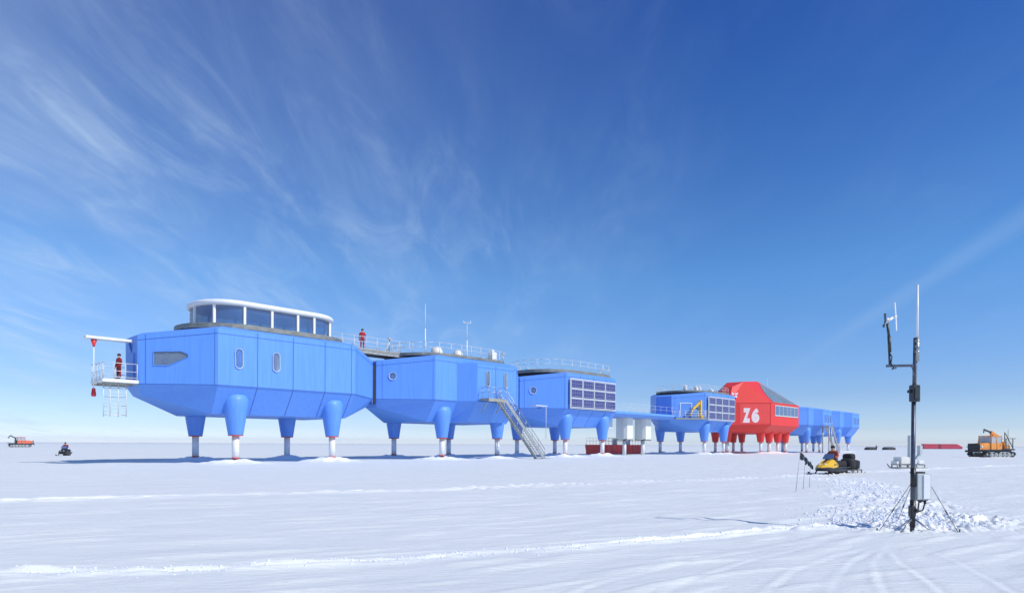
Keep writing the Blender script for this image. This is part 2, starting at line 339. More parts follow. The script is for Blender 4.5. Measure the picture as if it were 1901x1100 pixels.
# ------------------------------------------------------------------ people
def person(loc, rz, label, pose='stand', top=SUIT, legs=SUIT, hat=HAT, scale=1.0, group=None, name='person', phase=0):
    # skeleton: name -> (pos, radius, parent, material idx)  0 top 1 legs 2 boot/glove 3 skin
    J = {}
    def j(n, p, r, par, m): J[n] = (Vector(p), r, par, m)
    s = pose
    if s == 'stand':
        j('pelvis', (0,0,.96), (.16,.125), None, 1); j('waist', (0,0,1.10), (.16,.12), 'pelvis', 0); j('chest', (0,.01,1.33), (.19,.135), 'waist', 0)
        j('neck', (0,.01,1.50), (.075,.07), 'chest', 0); j('jaw', (0,-.012,1.585), (.078,.092), 'neck', 3); j('skull', (0,0,1.69), (.088,.102), 'jaw', 3); j('crown', (0,.01,1.755), (.06,.07), 'skull', 3)
        for sd, n in ((1,'l'),(-1,'r')):
            a = .03*math.sin(phase+sd)
            j('hip'+n, (.095*sd,0,.88), (.115,.115), 'pelvis', 1); j('knee'+n, (.11*sd,-.02+a,.50), (.082,.082), 'hip'+n, 1); j('ankle'+n, (.12*sd,.01+a,.12), (.06,.06), 'knee'+n, 1)
            j('toe'+n, (.135*sd,-.15+a,.05), (.05,.045), 'ankle'+n, 2)
            j('sh'+n, (.20*sd,.01,1.42), (.082,.08), 'chest', 0); j('elb'+n, (.275*sd,.02,1.13), (.062,.062), 'sh'+n, 0); j('wr'+n, (.265*sd,-.09,.89), (.042,.045), 'elb'+n, 0)
            j('palm'+n, (.262*sd,-.11,.82), (.038,.042), 'wr'+n, 2); hand = ((.262*sd,-.115,.80), (0,-.1,-1), (0,-1,-.1), sd, n)
            hd(J, j, *hand)
    elif s == 'ride':   # seated astride, hands forward on the bar (facing -y)
        j('pelvis', (0,.05,.74), (.17,.14), None, 1); j('waist', (0,.03,.88), (.16,.13), 'pelvis', 0); j('chest', (0,-.05,1.10), (.20,.15), 'waist', 0)
        j('neck', (0,-.11,1.27), (.075,.07), 'chest', 0); j('jaw', (0,-.15,1.35), (.085,.095), 'neck', 3); j('skull', (0,-.14,1.45), (.10,.11), 'jaw', 3); j('crown', (0,-.13,1.52), (.07,.08), 'skull', 3)
        for sd, n in ((1,'l'),(-1,'r')):
            j('hip'+n, (.12*sd,0,.72), (.12,.12), 'pelvis', 1); j('knee'+n, (.27*sd,-.36,.66), (.085,.085), 'hip'+n, 1); j('ankle'+n, (.29*sd,-.26,.30), (.062,.062), 'knee'+n, 1)
            j('toe'+n, (.30*sd,-.42,.26), (.05,.045), 'ankle'+n, 2)
            j('sh'+n, (.21*sd,-.06,1.20), (.085,.08), 'chest', 0); j('elb'+n, (.31*sd,-.20,.99), (.062,.062), 'sh'+n, 0); j('wr'+n, (.29*sd,-.46,.96), (.043,.045), 'elb'+n, 0)
            j('palm'+n, (.28*sd,-.52,.955), (.038,.04), 'wr'+n, 2); hd(J, j, (.28*sd,-.535,.955), (0,-.75,-.5), (0,-.1,-1), sd, n)
    names = list(J); idx = {n: i for i, n in enumerate(names)}
    me = bpy.data.meshes.new('body'); me.from_pydata([J[n][0] for n in names], [(idx[n], idx[J[n][2]]) for n in names if J[n][2]], [])
    tmp = bpy.data.objects.new('tmp', me); COL.objects.link(tmp)
    md = tmp.modifiers.new('Skin', 'SKIN'); md.use_smooth_shade = True
    tmp.modifiers.new('Sub', 'SUBSURF').levels = 1
    sv = me.skin_vertices[0].data
    for n in names: sv[idx[n]].radius = J[n][1]; sv[idx[n]].use_root = (n == 'pelvis')
    bpy.context.view_layer.update()
    dg = bpy.context.evaluated_depsgraph_get(); m2 = bpy.data.meshes.new_from_object(tmp.evaluated_get(dg))
    bpy.data.objects.remove(tmp)
    m2.materials.clear()
    for m in (top, legs, BOOT, SKIN): m2.materials.append(m)
    for p in m2.polygons:
        c = p.center; best = min(names, key=lambda n: (J[n][0]-c).length - max(J[n][1])*.5)
        p.material_index = J[best][3]; p.use_smooth = True
    b = bpy.data.objects.new('body', m2); COL.objects.link(b)
    t = thing(name, loc, rz, label, 'person', group); t.scale = (scale,)*3
    b.parent = t
    hx, hy, hz = J['skull'][0]
    mb = MB(); mb.ball((hx, hy+.02, hz+.03), .112, .122, .105, 12, 8); mb.lathe([(.115,-.02),(.12,.0),(.118,.02)], (hx, hy+.015, hz+.02), 12); mb.build('hat', hat, t)
    g = MB(); g.cur = 0
    for sd in (-1, 1): g.ball((hx+.035*sd, hy-.098, hz-.015), .022, .012, .017, 8, 5)
    g.build('goggles', BLACK, t)
    f = MB(); f.ball((hx, hy-.108, hz-.045), .014, .022, .022, 8, 5); f.ball((hx, hy-.098, hz-.088), .026, .010, .007, 8, 4)
    f.build('face', SKIN, t)
    return t
def hd(J, j, c, d, side, sd, n):
    """five gloved fingers: root c, direction d, curl direction side"""
    c = Vector(c); d = Vector(d).normalized(); cu = Vector(side).normalized()
    wv = d.cross(cu).normalized()
    for k, (o, ln) in enumerate(((-.03,.060),(-.010,.068),(.010,.064),(.030,.052))):
        a = c+wv*o+d*.035; b1 = a+d*ln*.55; e = b1+(d*.6+cu*.6)*ln*.55
        j('fa%d%s'%(k,n), a, (.011,.011), 'palm'+n, 2); j('fb%d%s'%(k,n), b1, (.010,.010), 'fa%d%s'%(k,n), 2); j('fc%d%s'%(k,n), e, (.008,.008), 'fb%d%s'%(k,n), 2)
    a = c-wv*.04*1+cu*.02; j('tha'+n, a, (.013,.013), 'palm'+n, 2); j('thb'+n, a+d*.04+cu*.025, (.010,.010), 'tha'+n, 2)

# ------------------------------------------------------------------ station modules
def stadium(cx, cy, a, b, n=14, r=None):
    """rounded rectangle half sizes a,b, corner radius r"""
    r = r or b; pts = []
    for (sx, sy, a0) in ((1,-1,-PI/2),(1,1,0),(-1,1,PI/2),(-1,-1,PI)):
        for k in range(n+1):
            t = a0+PI/2*k/n; pts.append((cx+sx*(a-r)+r*math.cos(t), cy+sy*(b-r)+r*math.sin(t)))
    out = []
    for p in pts:
        if not out or math.hypot(p[0]-out[-1][0], p[1]-out[-1][1]) > 1e-4: out.append(p)
    return out
def walk(poly, step, closed=True):
    pts = poly+[poly[0]] if closed else poly; res = []; acc = 0; nxt = 0
    for a, b in zip(pts[:-1], pts[1:]):
        L = math.hypot(b[0]-a[0], b[1]-a[1])
        while nxt <= acc+L and L > 0:
            q = (nxt-acc)/L; res.append((a[0]+(b[0]-a[0])*q, a[1]+(b[1]-a[1])*q)); nxt += step
        acc += L
    return res
def railing(poly, z, t, org, h=1.1, step=1.5, closed=True, mats=RAIL, name='railing', r=.028, rails=(1.0,.55)):
    mb = MB(); pts = poly+[poly[0]] if closed else poly
    for k in rails: mb.path([(x, y, z+h*k) for x, y in pts], r*.8, 5)
    for x, y in walk(poly, step, closed): mb.tube((x, y, z), (x, y, z+h), r, 5)
    return mb.build(name, mats, t, org)
W = 9.8; E_ = 4.16; I_ = 3.55
def strip(mb, p, q, n, wd=.055, off=.014):
    """thin joint cover from p to q standing off along n"""
    p = Vector(p); q = Vector(q); n = Vector(n).normalized(); d = (q-p).normalized(); a = d.cross(n).normalized()*wd/2
    base = [p-a, p+a, q+a, q-a]
    mb.loft([[v-n*.03 for v in base], [v+n*off for v in base]])
def hull_levels(L, i=I_, e=E_, w0=0, w1=W, zb=3.7, zk=5.7, zt=9.75, zte=9.15, j=1.4, zbe=4.95):
    top = lambda k, z, ze: [(k,w0+k,z),(L-k,w0+k,z),(L+e-k,w0+i+k*.6,ze),(L+e-k,w1-i-k*.6,ze),(L-k,w1-k,z),(k,w1-k,z),(-e+k,w1-i-k*.6,ze),(-e+k,w0+i+k*.6,ze)]
    bot = [(.1,w0+j,zb),(L-.1,w0+j,zb),(L+e-.35,w0+i+.5,zbe),(L+e-.35,w1-i-.5,zbe),(L-.1,w1-j,zb),(.1,w1-j,zb),(-e+.35,w1-i-.5,zbe),(-e+.35,w0+i+.5,zbe)]
    return bot, top(0, zk, zk), top(0, zt, zte), top(.35, zt+.22, zte+.2)
def hull(L, t, org, mats, seams=(), hole=None, **kw):
    LV = hull_levels(L, **kw); mb = MB()
    n = 8
    for a in range(3):
        lo, hi = LV[a], LV[a+1]
        for k in range(n):
            k2 = (k+1) % n
            if a == 1 and k == 7 and hole:
                # facet between point 7 and point 0 with a window hole; hole in (s, z)
                p7 = Vector(lo[7]); p0 = Vector(lo[0]); d = (p0-p7).normalized(); sl = (p0-p7).length
                outer = [(0, lo[7][2]), (sl, lo[0][2]), (sl, hi[0][2]), (0, hi[7][2])]
                polys = [[Vector((x, y, 0)) for x, y in outer], [Vector((x, y, 0)) for x, y in reversed(hole)]]
                flat = outer+list(reversed(hole)); tris = tessellate_polygon(polys)
                mb.add([(p7.x+d.x*s_, p7.y+d.y*s_, z_) for s_, z_ in flat], [tuple(x) for x in tris])
                continue
            mb.add([lo[k], lo[k2], hi[k2], hi[k]], [(0,1,2,3)])
    b = LV[0]; mb.add(b, [(0,5,4,1),(1,4,3,2),(0,7,6,5)])
    r = LV[3]; mb.add(r, [(0,1,4,5),(1,2,3,4),(0,5,6,7)])
    mb.cur = 1
    w0 = LV[1][0][1]; nrm = Vector((0,-1,0)); sn = Vector((0,-2.0,-1.4)).normalized()
    zk, zt = LV[1][0][2], LV[2][0][2]
    for s in seams:
        strip(mb, (s,w0,zk), (s,w0,zt), nrm); strip(mb, (s,w0,zk), (s,LV[0][0][1],LV[0][0][2]), sn)
    strip(mb, (0,w0,zk), (L,w0,zk), nrm, .07); strip(mb, (0,w0,zt-.35), (L,w0,zt-.35), nrm, .04)
    # facet seams
    for (a, c) in ((7,0),(1,2)):
        pa, pc = Vector(LV[1][a]), Vector(LV[1][c]); ta, tc = Vector(LV[2][a]), Vector(LV[2][c])
        nn = (pc-pa).cross(Vector((0,0,1))).normalized()
        if nn.y > 0: nn = -nn
        strip(mb, pa, pc, nn, .06); dz = Vector((0,0,-.35)); strip(mb, ta+dz, tc+dz, nn, .04)
        q = .1; strip(mb, pa.lerp(pc, q), ta.lerp(tc, q), nn, .035); strip(mb, pa.lerp(pc, 1-q*.4), ta.lerp(tc, 1-q*.4), nn, .035)
    return mb.build('hull', mats, t, org)
def legs(ts, ws, t, org, m=BLUE, big=True, zc=2.15):
    for x in ts:
        for w in ws:
            front = w < 4
            lean = .0
            mb = MB()
            mb.loft([[(x+r*math.cos(2*PI*k/20), w+cy+r*math.sin(2*PI*k/20), z) for k in range(20)] for r, z, cy in ((.52,zc,0),(.54,zc+.06,0),(.84,4.1,.03),(.93,4.7,.08 if front else -.08),(.90,5.1,.2 if front else -.2),(.62,5.5,.6 if front else -.6))], True, True)
            lg = mb.build('leg', m, t, org)
            p = MB(); p.tube((x,w,.42), (x,w,zc+.02), .26, 16); p.build('post', WHITE, lg, org)
            c = MB(); c.lathe([(.30,zc-.07),(.53,zc-.06),(.53,zc),(.3,zc)], (x,w,0), 18); c.build('collar', REDRING, lg, org); c = MB(); c.lathe([(.28,.40),(.31,.41),(.31,.46),(.27,.47)], (x,w,0), 16); c.build('collar', REDRING, lg, org)
            f = MB()
            for sx in (-.17, .17):
                f.tube((x+sx,w-.1,-.1), (x+sx*.8,w-.05,.42), .05, 8)
                f.tube((x+sx,w+.14,-.1), (x+sx*.8,w+.1,.42), .05, 8)
            f.bbox(x-.55,x+.55,w-.55,w+.55,-.12,.05,.04); f.build('foot', SPIPE, lg, org)
def capsule_window(name, t, org, c, u, n, w, h, zc=None, round_=False):
    """porthole on plane: centre c, horizontal axis u, normal n"""
    c = Vector(c); u = Vector(u).normalized(); n = Vector(n).normalized(); z = n.cross(u).normalized(); z = z if z.z > 0 else -z
    def ring(k):
        r = w/2*k; hh = h/2-w/2; out = []
        for q in range(20):
            a = 2*PI*q/20; yy = math.sin(a)*r+(hh if math.sin(a) > 0 else -hh); out.append(c+u*math.cos(a)*r+z*yy)
        return out
    fr = MB(); A, B = ring(1.0), ring(.82)
    L = [[p-n*.05 for p in A], [p+n*.09 for p in A], [p+n*.07 for p in B], [p-n*.05 for p in B]]
    fr.loft(L, cap=False, smooth=False)
    o = fr.build(name, RIM, t, org)
    g = MB(); g.plate(ring(.84), n, -.02); g.build('pane', PGLASS, o, org)
def deck(a, b, cx, t, org, z=10.08, rail=True, step=1.3, r=None, h=1.0, th=.26):
    pl = stadium(cx, W/2, a, b, 8, r)
    m = MB(); m.prism(pl, z, z+th)
    inner = stadium(cx, W/2, a-.35, b-.35, 8, (r or b)-.3)
    m.cur = 1; m.prism(inner, z+th-.02, z+th+.012)
    o = m.build('roof_deck', [FASCIA, DECK], t, org)
    s = MB(); s.prism(stadium(cx, W/2, min(a-.8, 6.0), b-.8, 8, (r or b)-.8), z-.38, z+.01); s.build('deck_support', DSTEEL, o, org)
    if rail: railing(stadium(cx, W/2, a-.1, b-.1, 6, (r or b)-.1), z+th, o, org, h, step)
def module(t0, L, label, group='blue station modules'):
    org = Vector((L/2, W/2, 0))
    return thing('station_module', LW(t0+L/2, W/2), TH, label, 'station module', group), org
def vents(t, org, spots, z):
    for (x, y, w, h) in spots:
        v = MB(); v.bbox(x-w/2, x+w/2, y-w/2, y+w/2, z, z+h*.8, .03); v.lathe([(w*.3,h*.8),(w*.32,h),(w*.1,h*1.05)], (x, y, z), 10); v.build('roof_vent', WHITE, t, org)

# ---- module A: lounge module
L = 11.3
A, oA = module(0, L, 'nearest blue module, crowned by an oval glass lounge with a white rim')
p7 = Vector((-E_, I_)); fl = Vector((E_, -I_)); fL = fl.length; fd = fl/fL
hole = [(1.1,7.05),(1.1,7.98),(2.95,8.05),(3.42,7.85),(3.42,7.65),(2.1,7.05)]
hull(L, A, oA, [BLUE, SEAM], (2.9, 5.75, 8.5, 10.95), hole=hole)
def fpt(s, z, off=0): return Vector((p7.x+fd.x*s - off*fd.y*-1*-1, p7.y+fd.y*s + off*-fd.x*1, z)) if False else Vector((p7.x+fd.x*s, p7.y+fd.y*s, z)) + Vector((fd.y, -fd.x, 0))*off
fr = MB()
ho = [((s-2.2)*1.04+2.2, (z-7.55)*1.1+7.55) for s, z in hole]
fr.loft([[fpt(s,z,-.06) for s,z in ho],[fpt(s,z,.05) for s,z in ho],[fpt(s,z,.05) for s,z in hole],[fpt(s,z,-.06) for s,z in hole]], cap=False)
wn = fr.build('window', BLUE, A, oA)
g = MB(); g.plate([fpt(s,z,-.03) for s,z in hole], (-fd.y, fd.x, 0), .02); g.build('pane', CGLASS, wn, oA)
rm = MB(); a0 = [fpt(.4,6.3,-.08), fpt(4.3,6.3,-.08), fpt(4.3,8.85,-.08), fpt(.4,8.85,-.08)]; b0 = [fpt(.9,6.3,-2.2), fpt(3.8,6.3,-2.2), fpt(3.8,8.85,-2.2), fpt(.9,8.85,-2.2)]
rm.add(a0+b0, [(0,1,5,4),(1,2,6,5),(2,3,7,6),(3,0,4,7),(4,5,6,7)]); rm.build('room_lining', ROOM, wn, oA)
for x in (1.5, 4.35): capsule_window('porthole', A, oA, (x,0,7.72), (1,0,0), (0,-1,0), .62, 1.5)
legs((1.71, 9.75), (1.0, 8.8), A, oA)
deck(6.75, 4.15, L/2, A, oA, 10.08, False, th=.36)
# glass lounge
def lounge(t, org, cx):
    a, b = 5.6, 3.15
    o = MB(); o.prism(stadium(cx, W/2, a-.12, b-.12, 10, b-.5), 10.38, 10.62)
    lg = o.build('lounge', WHITE, t, org)
    w_ = MB(); pl = stadium(cx, W/2, a-.15, b-.15, 12, b-.5); w_.loft([[(x,y,10.6) for x,y in pl],[(x,y,11.98) for x,y in pl]], cap=False, smooth=True); w_.build('glazing', LGLASS, lg, org)
    r_ = MB(); rp = lambda k: stadium(cx, W/2, a+k, b+k, 12, b-.5+k)
    r_.loft([[(x,y,z) for x,y in rp(k)] for k, z in ((-.05,11.96),(.12,12.02),(.14,12.27),(.05,12.36),(-.6,12.42))], True, True); r_.build('roof_rim', WHITE, lg, org)
    for x, y in walk(stadium(cx, W/2, a-.08, b-.08, 10, b-.5), 2.18):
        m = MB(); m.box(x-.09, x+.09, y-.09, y+.09, 10.5, 12.0); m.build('mullion', WHITE, lg, org)
    f = MB(); f.bbox(cx-3.6, cx+3.2, W/2-.5, W/2+.5, 10.6, 11.05); f.build('bench', WHITE, lg, org)
lounge(A, oA, L/2)
# balcony on the end
bal = MB(); bal.bbox(-6.35,-4.1, 3.4, 6.4, 5.70, 5.93, .03); bal.cur = 1; bal.box(-6.3,-4.15, 3.45, 6.35, 5.93, 5.95)
for y in (3.6, 4.9, 6.2): bal.beam((-6.3,y,5.66), (-4.1,y,5.66), .1, .12)
bo = bal.build('balcony', [WHITE, DECK], A, oA)
railing([(-4.2,3.45),(-6.3,3.45),(-6.3,6.35),(-4.2,6.35)], 5.95, bo, oA, 1.1, .72, False, r=.03, rails=(1.0,.5,.12))
lad = MB()
for x in (-6.15, -5.75, -5.25, -4.75): lad.tube((x,3.9,3.35), (x,3.9,5.7), .03, 6)
for k in range(9): lad.tube((-6.15,3.9,3.45+k*.27), (-4.75,3.9,3.45+k*.27), .02, 6)
for k in range(4): lad.path([(-6.15,3.9,3.5+k*.62),(-6.0,4.5,3.5+k*.62),(-4.9,4.5,3.5+k*.62),(-4.75,3.9,3.5+k*.62)], .02)
lad.build('caged_ladder', RAIL, bo, oA)
hb = MB(); hb.bbox(-7.05,-3.95, 4.6, 5.2, 8.72, 8.92, .03); hb.cur = 1; hb.beam((-4.3,4.9,8.7), (-3.9,4.9,7.3), .12, .12)
hb.cur = 0; ho_ = hb.build('hoist_beam', [WHITE, SEAM], A, oA)
cb = MB(); cb.tube((-6.5,4.9,5.3), (-6.5,4.9,8.3), .035, 6); cb.build('cable', WHITE, ho_, oA)
for z0, z1, r0, r1 in ((8.2, 8.68, .06, .2), (4.75, 5.32, .12, .1)):
    k = MB(); k.lathe([(r0,z0),(r0*1.4,z0+.1),(r1,z1)], (-6.5,4.9,0), 12); k.build('hook_block', REDP, ho_, oA)
dn = MB(); dn.bbox(-4.24,-4.14, 4.2, 5.3, 5.98, 7.95, .02); dd = dn.build('door', BLUE, A, oA)
# ---- module B
LB = 11.0
B, oB = module(20.0, LB, 'second blue module from the left, with a projecting bay and railed roof under two masts')
hull(LB, B, oB, [BLUE, SEAM], (), )
def bay(t, org, x0=2.4, x1=4.05, x2=9.2, zt=9.32):
    m = MB()
    m.loft([[(x0+.5,1.62,3.73),(x1,.02,3.76),(x2,.02,3.76),(x2,1.62,3.73)], [(x0-.05,.3,5.72),(x1,-1.41,5.72),(x2,-1.41,5.72),(x2,.3,5.72)],
            [(x0-.05,.3,zt),(x1,-1.41,zt),(x2,-1.41,zt),(x2,.3,zt)], [(x0+.4,.5,zt+.2),(x1+.2,-1.1,zt+.15),(x2-.3,-1.1,zt+.15),(x2-.3,.5,zt+.2)]])
    m.cur = 1
    strip(m, (x1,-1.41,5.72), (x2,-1.41,5.72), (0,-1,0), .06); strip(m, (x1+2.5,-1.41,5.72), (x1+2.5,-1.41,zt), (0,-1,0), .05)
    strip(m, (x1,-1.41,zt-.3), (x2,-1.41,zt-.3), (0,-1,0), .035)
    return m.build('bay', [BLUE, SEAM], t, org)
bayB = bay(B, oB)
for x in (5.45, 7.95): capsule_window('porthole', bayB, oB, (x,-1.41,7.95), (1,0,0), (0,-1,0), .52, 1.6)
fn = Vector((fd.y, -fd.x, 0)); 
capsule_window('porthole', B, oB, Vector((-E_+fd.x*1.5, I_+fd.y*1.5, 7.85)), (fd.x, fd.y, 0), fn, .72, .74)
legs((1.66, 9.2), (1.0, 8.8), B, oB)
deck(6.9, 4.3, LB/2, B, oB, 10.05, True)
vents(B, oB, ((9.6,2.2,.7,1.3),(3.2,6.4,.6,.6),(10.9,5.0,.5,.8)), 10.3)
# ---- module C
LC = 9.9
C, oC = module(39.5, LC, 'third blue module from the left, solar panels on its side and stairs at its corner')
hull(LC, C, oC, [BLUE, SEAM], (2.6, 5.2, 7.8))
capsule_window('porthole', C, oC, Vector((-E_+fd.x*1.55, I_+fd.y*1.55, 7.75)), (fd.x, fd.y, 0), fn, .85, .87)
legs((1.0, 8.4), (1.0, 8.8), C, oC)
def solars(t, org, x0, x1, z0, z1, nx=4, nz=3):
    fr = MB()
    for k in range(nx+1):
        x = x0+(x1-x0)*k/nx; fr.beam((x,-.26,z0-.1), (x,-.26,z1+.1), .10, .10)
        fr.beam((x,-.24,z0+.3), (x,.05,z0+.3), .06, .06); fr.beam((x,-.24,z1-.3), (x,.05,z1-.3), .06, .06)
    for zz in (z0-.08, z1+.08): fr.beam((x0,-.26,zz), (x1,-.26,zz), .08, .08)
    fr.build('solar_rack', RAIL, t, org)
    for i in range(nx):
        for j in range(nz):
            a = x0+(x1-x0)*i/nx+.07; b = x0+(x1-x0)*(i+1)/nx-.07; c = z0+(z1-z0)*j/nz+.03; d = z0+(z1-z0)*(j+1)/nz-.03
            pcell = MB(); pcell.box(a, b, -.36, -.31, c, d)
            po = pcell.build('solar_panel', SOLAR, t, org)
            f2 = MB()
            for (q0, q1, q2, q3) in ((a-.03,a+.03,c,d),(b-.03,b+.03,c,d),(a+.03,b-.03,c-.02,c+.05),(a+.03,b-.03,d-.05,d+.02)): f2.box(q0,q1,-.375,-.30,q2,q3)
            f2.build('frame', RAIL, po, org)
solars(C, oC, .35, LC-.55, 5.85, 9.15)
deck(7.4, 4.5, LC/2, C, oC, 9.95, True, 1.5, h=1.15, th=.36)
br = MB(); br.bbox(-4.2,-2.2, 1.0, 2.0, 5.85, 5.97, .02); br.tube((-2.35,1.1,2.2), (-2.35,1.1,5.9), .035, 6); br.build('side_platform', RAIL, C, oC)
vents(C, oC, ((3.2,5.5,.5,.7),(7.2,4.0,.6,.6)), 10.2)
# ---- module D
LD = 9.9
Dm, oD = module(73.4, LD, 'blue module left of the red one, solar panels and a yellow hoist platform')
hull(LD, Dm, oD, [BLUE, SEAM], (2.5, 5, 7.5), zt=9.5, zte=9.0)
legs((1.4, 8.0), (1.0, 8.8), Dm, oD)
solars(Dm, oD, .25, LD-.6, 5.5, 8.95)
deck(7.2, 4.5, LD/2, Dm, oD, 9.75, True, 2.2, h=.85)
vents(Dm, oD, ((-1.0,3.0,.5,.9),(1.5,2.5,.6,.8),(3.5,3.0,.5,1.0),(6.5,2.5,.7,.7),(8.5,3.5,.4,.9),(5,5,.5,.8)), 10.0)
pf = MB()
n0 = Vector((fd.y, -fd.x, 0)); 
def fp(s, off, z): return Vector((-E_+fd.x*s, I_+fd.y*s, z))+n0*off
pf.loft([[fp(.1,0,z), fp(.1,1.6,z), fp(5.1,1.6,z), fp(5.1,0,z)] for z in (5.45, 5.62)])
pfo = pf.build('hoist_platform', DECK, Dm, oD)
pts = [fp(.15,.05,0), fp(.15,1.55,0), fp(5.05,1.55,0), fp(5.05,.05,0)]
railing([(p.x,p.y) for p in pts], 5.62, pfo, oD, 1.1, 1.0, False, r=.04, rails=(1,.66,.33))
dr = MB()
for (s0, s1, z0, z1) in ((1.3,1.42,5.65,8.0),(3.1,3.22,5.65,8.0),(1.42,3.1,7.88,8.0)): dr.loft([[fp(s0,-.02,z),fp(s0,.08,z),fp(s1,.08,z),fp(s1,-.02,z)] for z in (z0,z1)])
do = dr.build('door', WHITE, Dm, oD)
dp = MB(); dp.loft([[fp(1.44,-.02,z),fp(1.44,.03,z),fp(3.08,.03,z),fp(3.08,-.02,z)] for z in (5.66,7.86)]); dp.build('door_leaf', BLUE, do, oD)
yc = MB(); yc.beam(fp(4.2,.9,5.62), fp(4.2,.9,8.35), .38, .38); yc.beam(fp(4.35,.9,8.2), fp(2.9,1.3,7.0), .25, .3); yc.beam(fp(2.95,1.28,7.1), fp(2.5,1.35,6.0), .18, .2); yc.cur = 1
yc.beam(fp(4.1,.95,6.4), fp(3.4,1.15,7.4), .14, .14); yc.cur = 0; yc.bbox(fp(4.2,.9,0).x-.35, fp(4.2,.9,0).x+.35, fp(4.2,.9,0).y-.35, fp(4.2,.9,0).y+.35, 5.6, 6.1)
yo = yc.build('crane', [YELLOW, DSTEEL], None, (0,0,0))
yo.parent = None; yo.matrix_world = Matrix.Translation(LW(73.4, 0)) @ Matrix.Rotation(TH, 4, 'Z'); tag(yo, 'small yellow folding crane standing on the blue module platform', 'crane')
# ---- red module
ZT0 = 94.3; LZ = 13.2; ez = 5.3; iz = 5.2; w0 = -1.5; w1 = 11.3
Z, oZ = thing('station_module', LW(ZT0+LZ/2, W/2), TH, 'tall red faceted module marked Z6 between the blue ones', 'station module'), Vector((LZ/2, W/2, 0))
bot = [(.1,w0+1.8,3.7),(LZ-.1,w0+1.8,3.7),(LZ+ez-.7,w0+iz+.4,4.0),(LZ+ez-.7,w1-iz-.4,4.0),(LZ-.1,w1-1.8,3.7),(.1,w1-1.8,3.7),(-ez+.7,w1-iz-.4,4.0),(-ez+.7,w0+iz+.4,4.0)]
lv = lambda z, ze: [(0,w0,z),(LZ,w0,z),(LZ+ez,w0+iz,ze),(LZ+ez,w1-iz,ze),(LZ,w1,z),(0,w1,z),(-ez,w1-iz,ze),(-ez,w0+iz,ze)]
kz = lv(5.05, 5.05); tz = lv(9.0, 8.9)
rz_ = [(-.2,3.3,13.0),(5.6,3.3,13.45),(9.4,4.1,12.3),(9.4,5.7,12.3),(5.6,6.5,13.45),(-.2,6.5,13.0),(-3.1,5.7,11.9),(-3.1,4.1,11.9)]
mb = MB()
for lo, hi in ((bot,kz),(kz,tz),(tz,rz_)):
    for k in range(8):
        k2 = (k+1) % 8; mb.add([lo[k],lo[k2],hi[k2],hi[k]], [(0,1,2),(0,2,3)] if not (lo is tz and k == 0) else [(0,1,2),(0,2,3)])
mb.add(bot, [(0,5,4,1),(1,4,3,2),(0,7,6,5)]); mb.add(rz_, [(0,1,4,5),(1,2,3,4),(0,5,6,7)])
mb.cur = 1
zn = Vector((-iz, -ez, 0)).normalized()
strip(mb, kz[7], kz[0], zn, .08); strip(mb, tz[7], tz[0], zn, .06); strip(mb, kz[0], kz[1], (0,-1,0), .08); strip(mb, tz[0], tz[1], (0,-1,0), .06)
strip(mb, kz[0], tz[0], (zn+Vector((0,-1,0))), .07)
mb.build('hull', [RED, RSEAM], Z, oZ)
legs((.8, 4.6, 8.4, 12.2), (0.6, 9.2), Z, oZ, RED)
legs((-3.2,), (4.9,), Z, oZ, RED)
# left facet coordinates
zp7 = Vector((-ez, w0+iz, 0)); zfd = (Vector((0,w0,0))-zp7); zL = zfd.length; zfd.normalize()
def zf(s, z, off=0): return zp7+zfd*s+zn*off+Vector((0,0,z))
sq = MB(); sq.plate([zf(2.0,5.3), zf(zL-.15,5.3), zf(zL-.15,8.8), zf(2.0,8.8)], zn, .02); sq.build('name_panel', RSQ, Z, oZ)
def glyph(ch, s0, wd, z0, ht, off=.045):
    cu = bpy.data.curves.new('letter', 'FONT'); cu.body = ch; cu.size = 1; cu.offset = .085; cu.extrude = .012; cu.resolution_u = 5
    ob = bpy.data.objects.new('letter', cu); COL.objects.link(ob); bpy.context.view_layer.update()
    me = bpy.data.meshes.new_from_object(ob.evaluated_get(bpy.context.evaluated_depsgraph_get())); bpy.data.objects.remove(ob)
    xs = [v.co.x for v in me.vertices]; ys = [v.co.y for v in me.vertices]; x0, x1, y0, y1 = min(xs), max(xs), min(ys), max(ys)
    for v in me.vertices:
        p = zf(s0+(v.co.x-x0)/(x1-x0)*wd, z0+(v.co.y-y0)/(y1-y0)*ht, off+v.co.z) - oZ; v.co = p
    me.materials.clear(); me.materials.append(LETTER)
    o = bpy.data.objects.new('letter', me); COL.objects.link(o); o.parent = Z
glyph('Z', 2.45, 1.35, 5.5, 2.55); glyph('6', 4.0, 1.4, 5.5, 2.55)
# big window on the near slope + band on the wall
T0, T1, R0, R1 = Vector(tz[0]), Vector(tz[1]), Vector(rz_[0]), Vector(rz_[1])
def sl(a, b):  # triangle plane (T0,T1,R1): point = T1 + a*(T0-T1) + b*(R1-T1)
    return T1+(T0-T1)*a+(R1-T1)*b
sn_ = (T1-T0).cross(R1-T0).normalized()
if sn_.y > 0: sn_ = -sn_
wz = MB(); wz.plate([sl(.06,.04), sl(.86,.04), sl(.66,.34), sl(.14,.86), sl(.06,.76)], sn_, .05)
zw = wz.build('window', SGLASS, Z, oZ)
wf = MB(); q = [sl(.06,.04), sl(.86,.04), sl(.66,.34), sl(.14,.86), sl(.06,.76)]
for a_, b_ in zip(q, q[1:]+q[:1]): wf.beam(a_+sn_*.04, b_+sn_*.04, .09, .10, sn_)
for fr_ in (.25, .5, .75): wf.beam(q[0].lerp(q[1], fr_)+sn_*.05, q[4].lerp(q[2], fr_)+sn_*.05, .06, .08, sn_)
wf.build('frame', STEEL, zw, oZ)
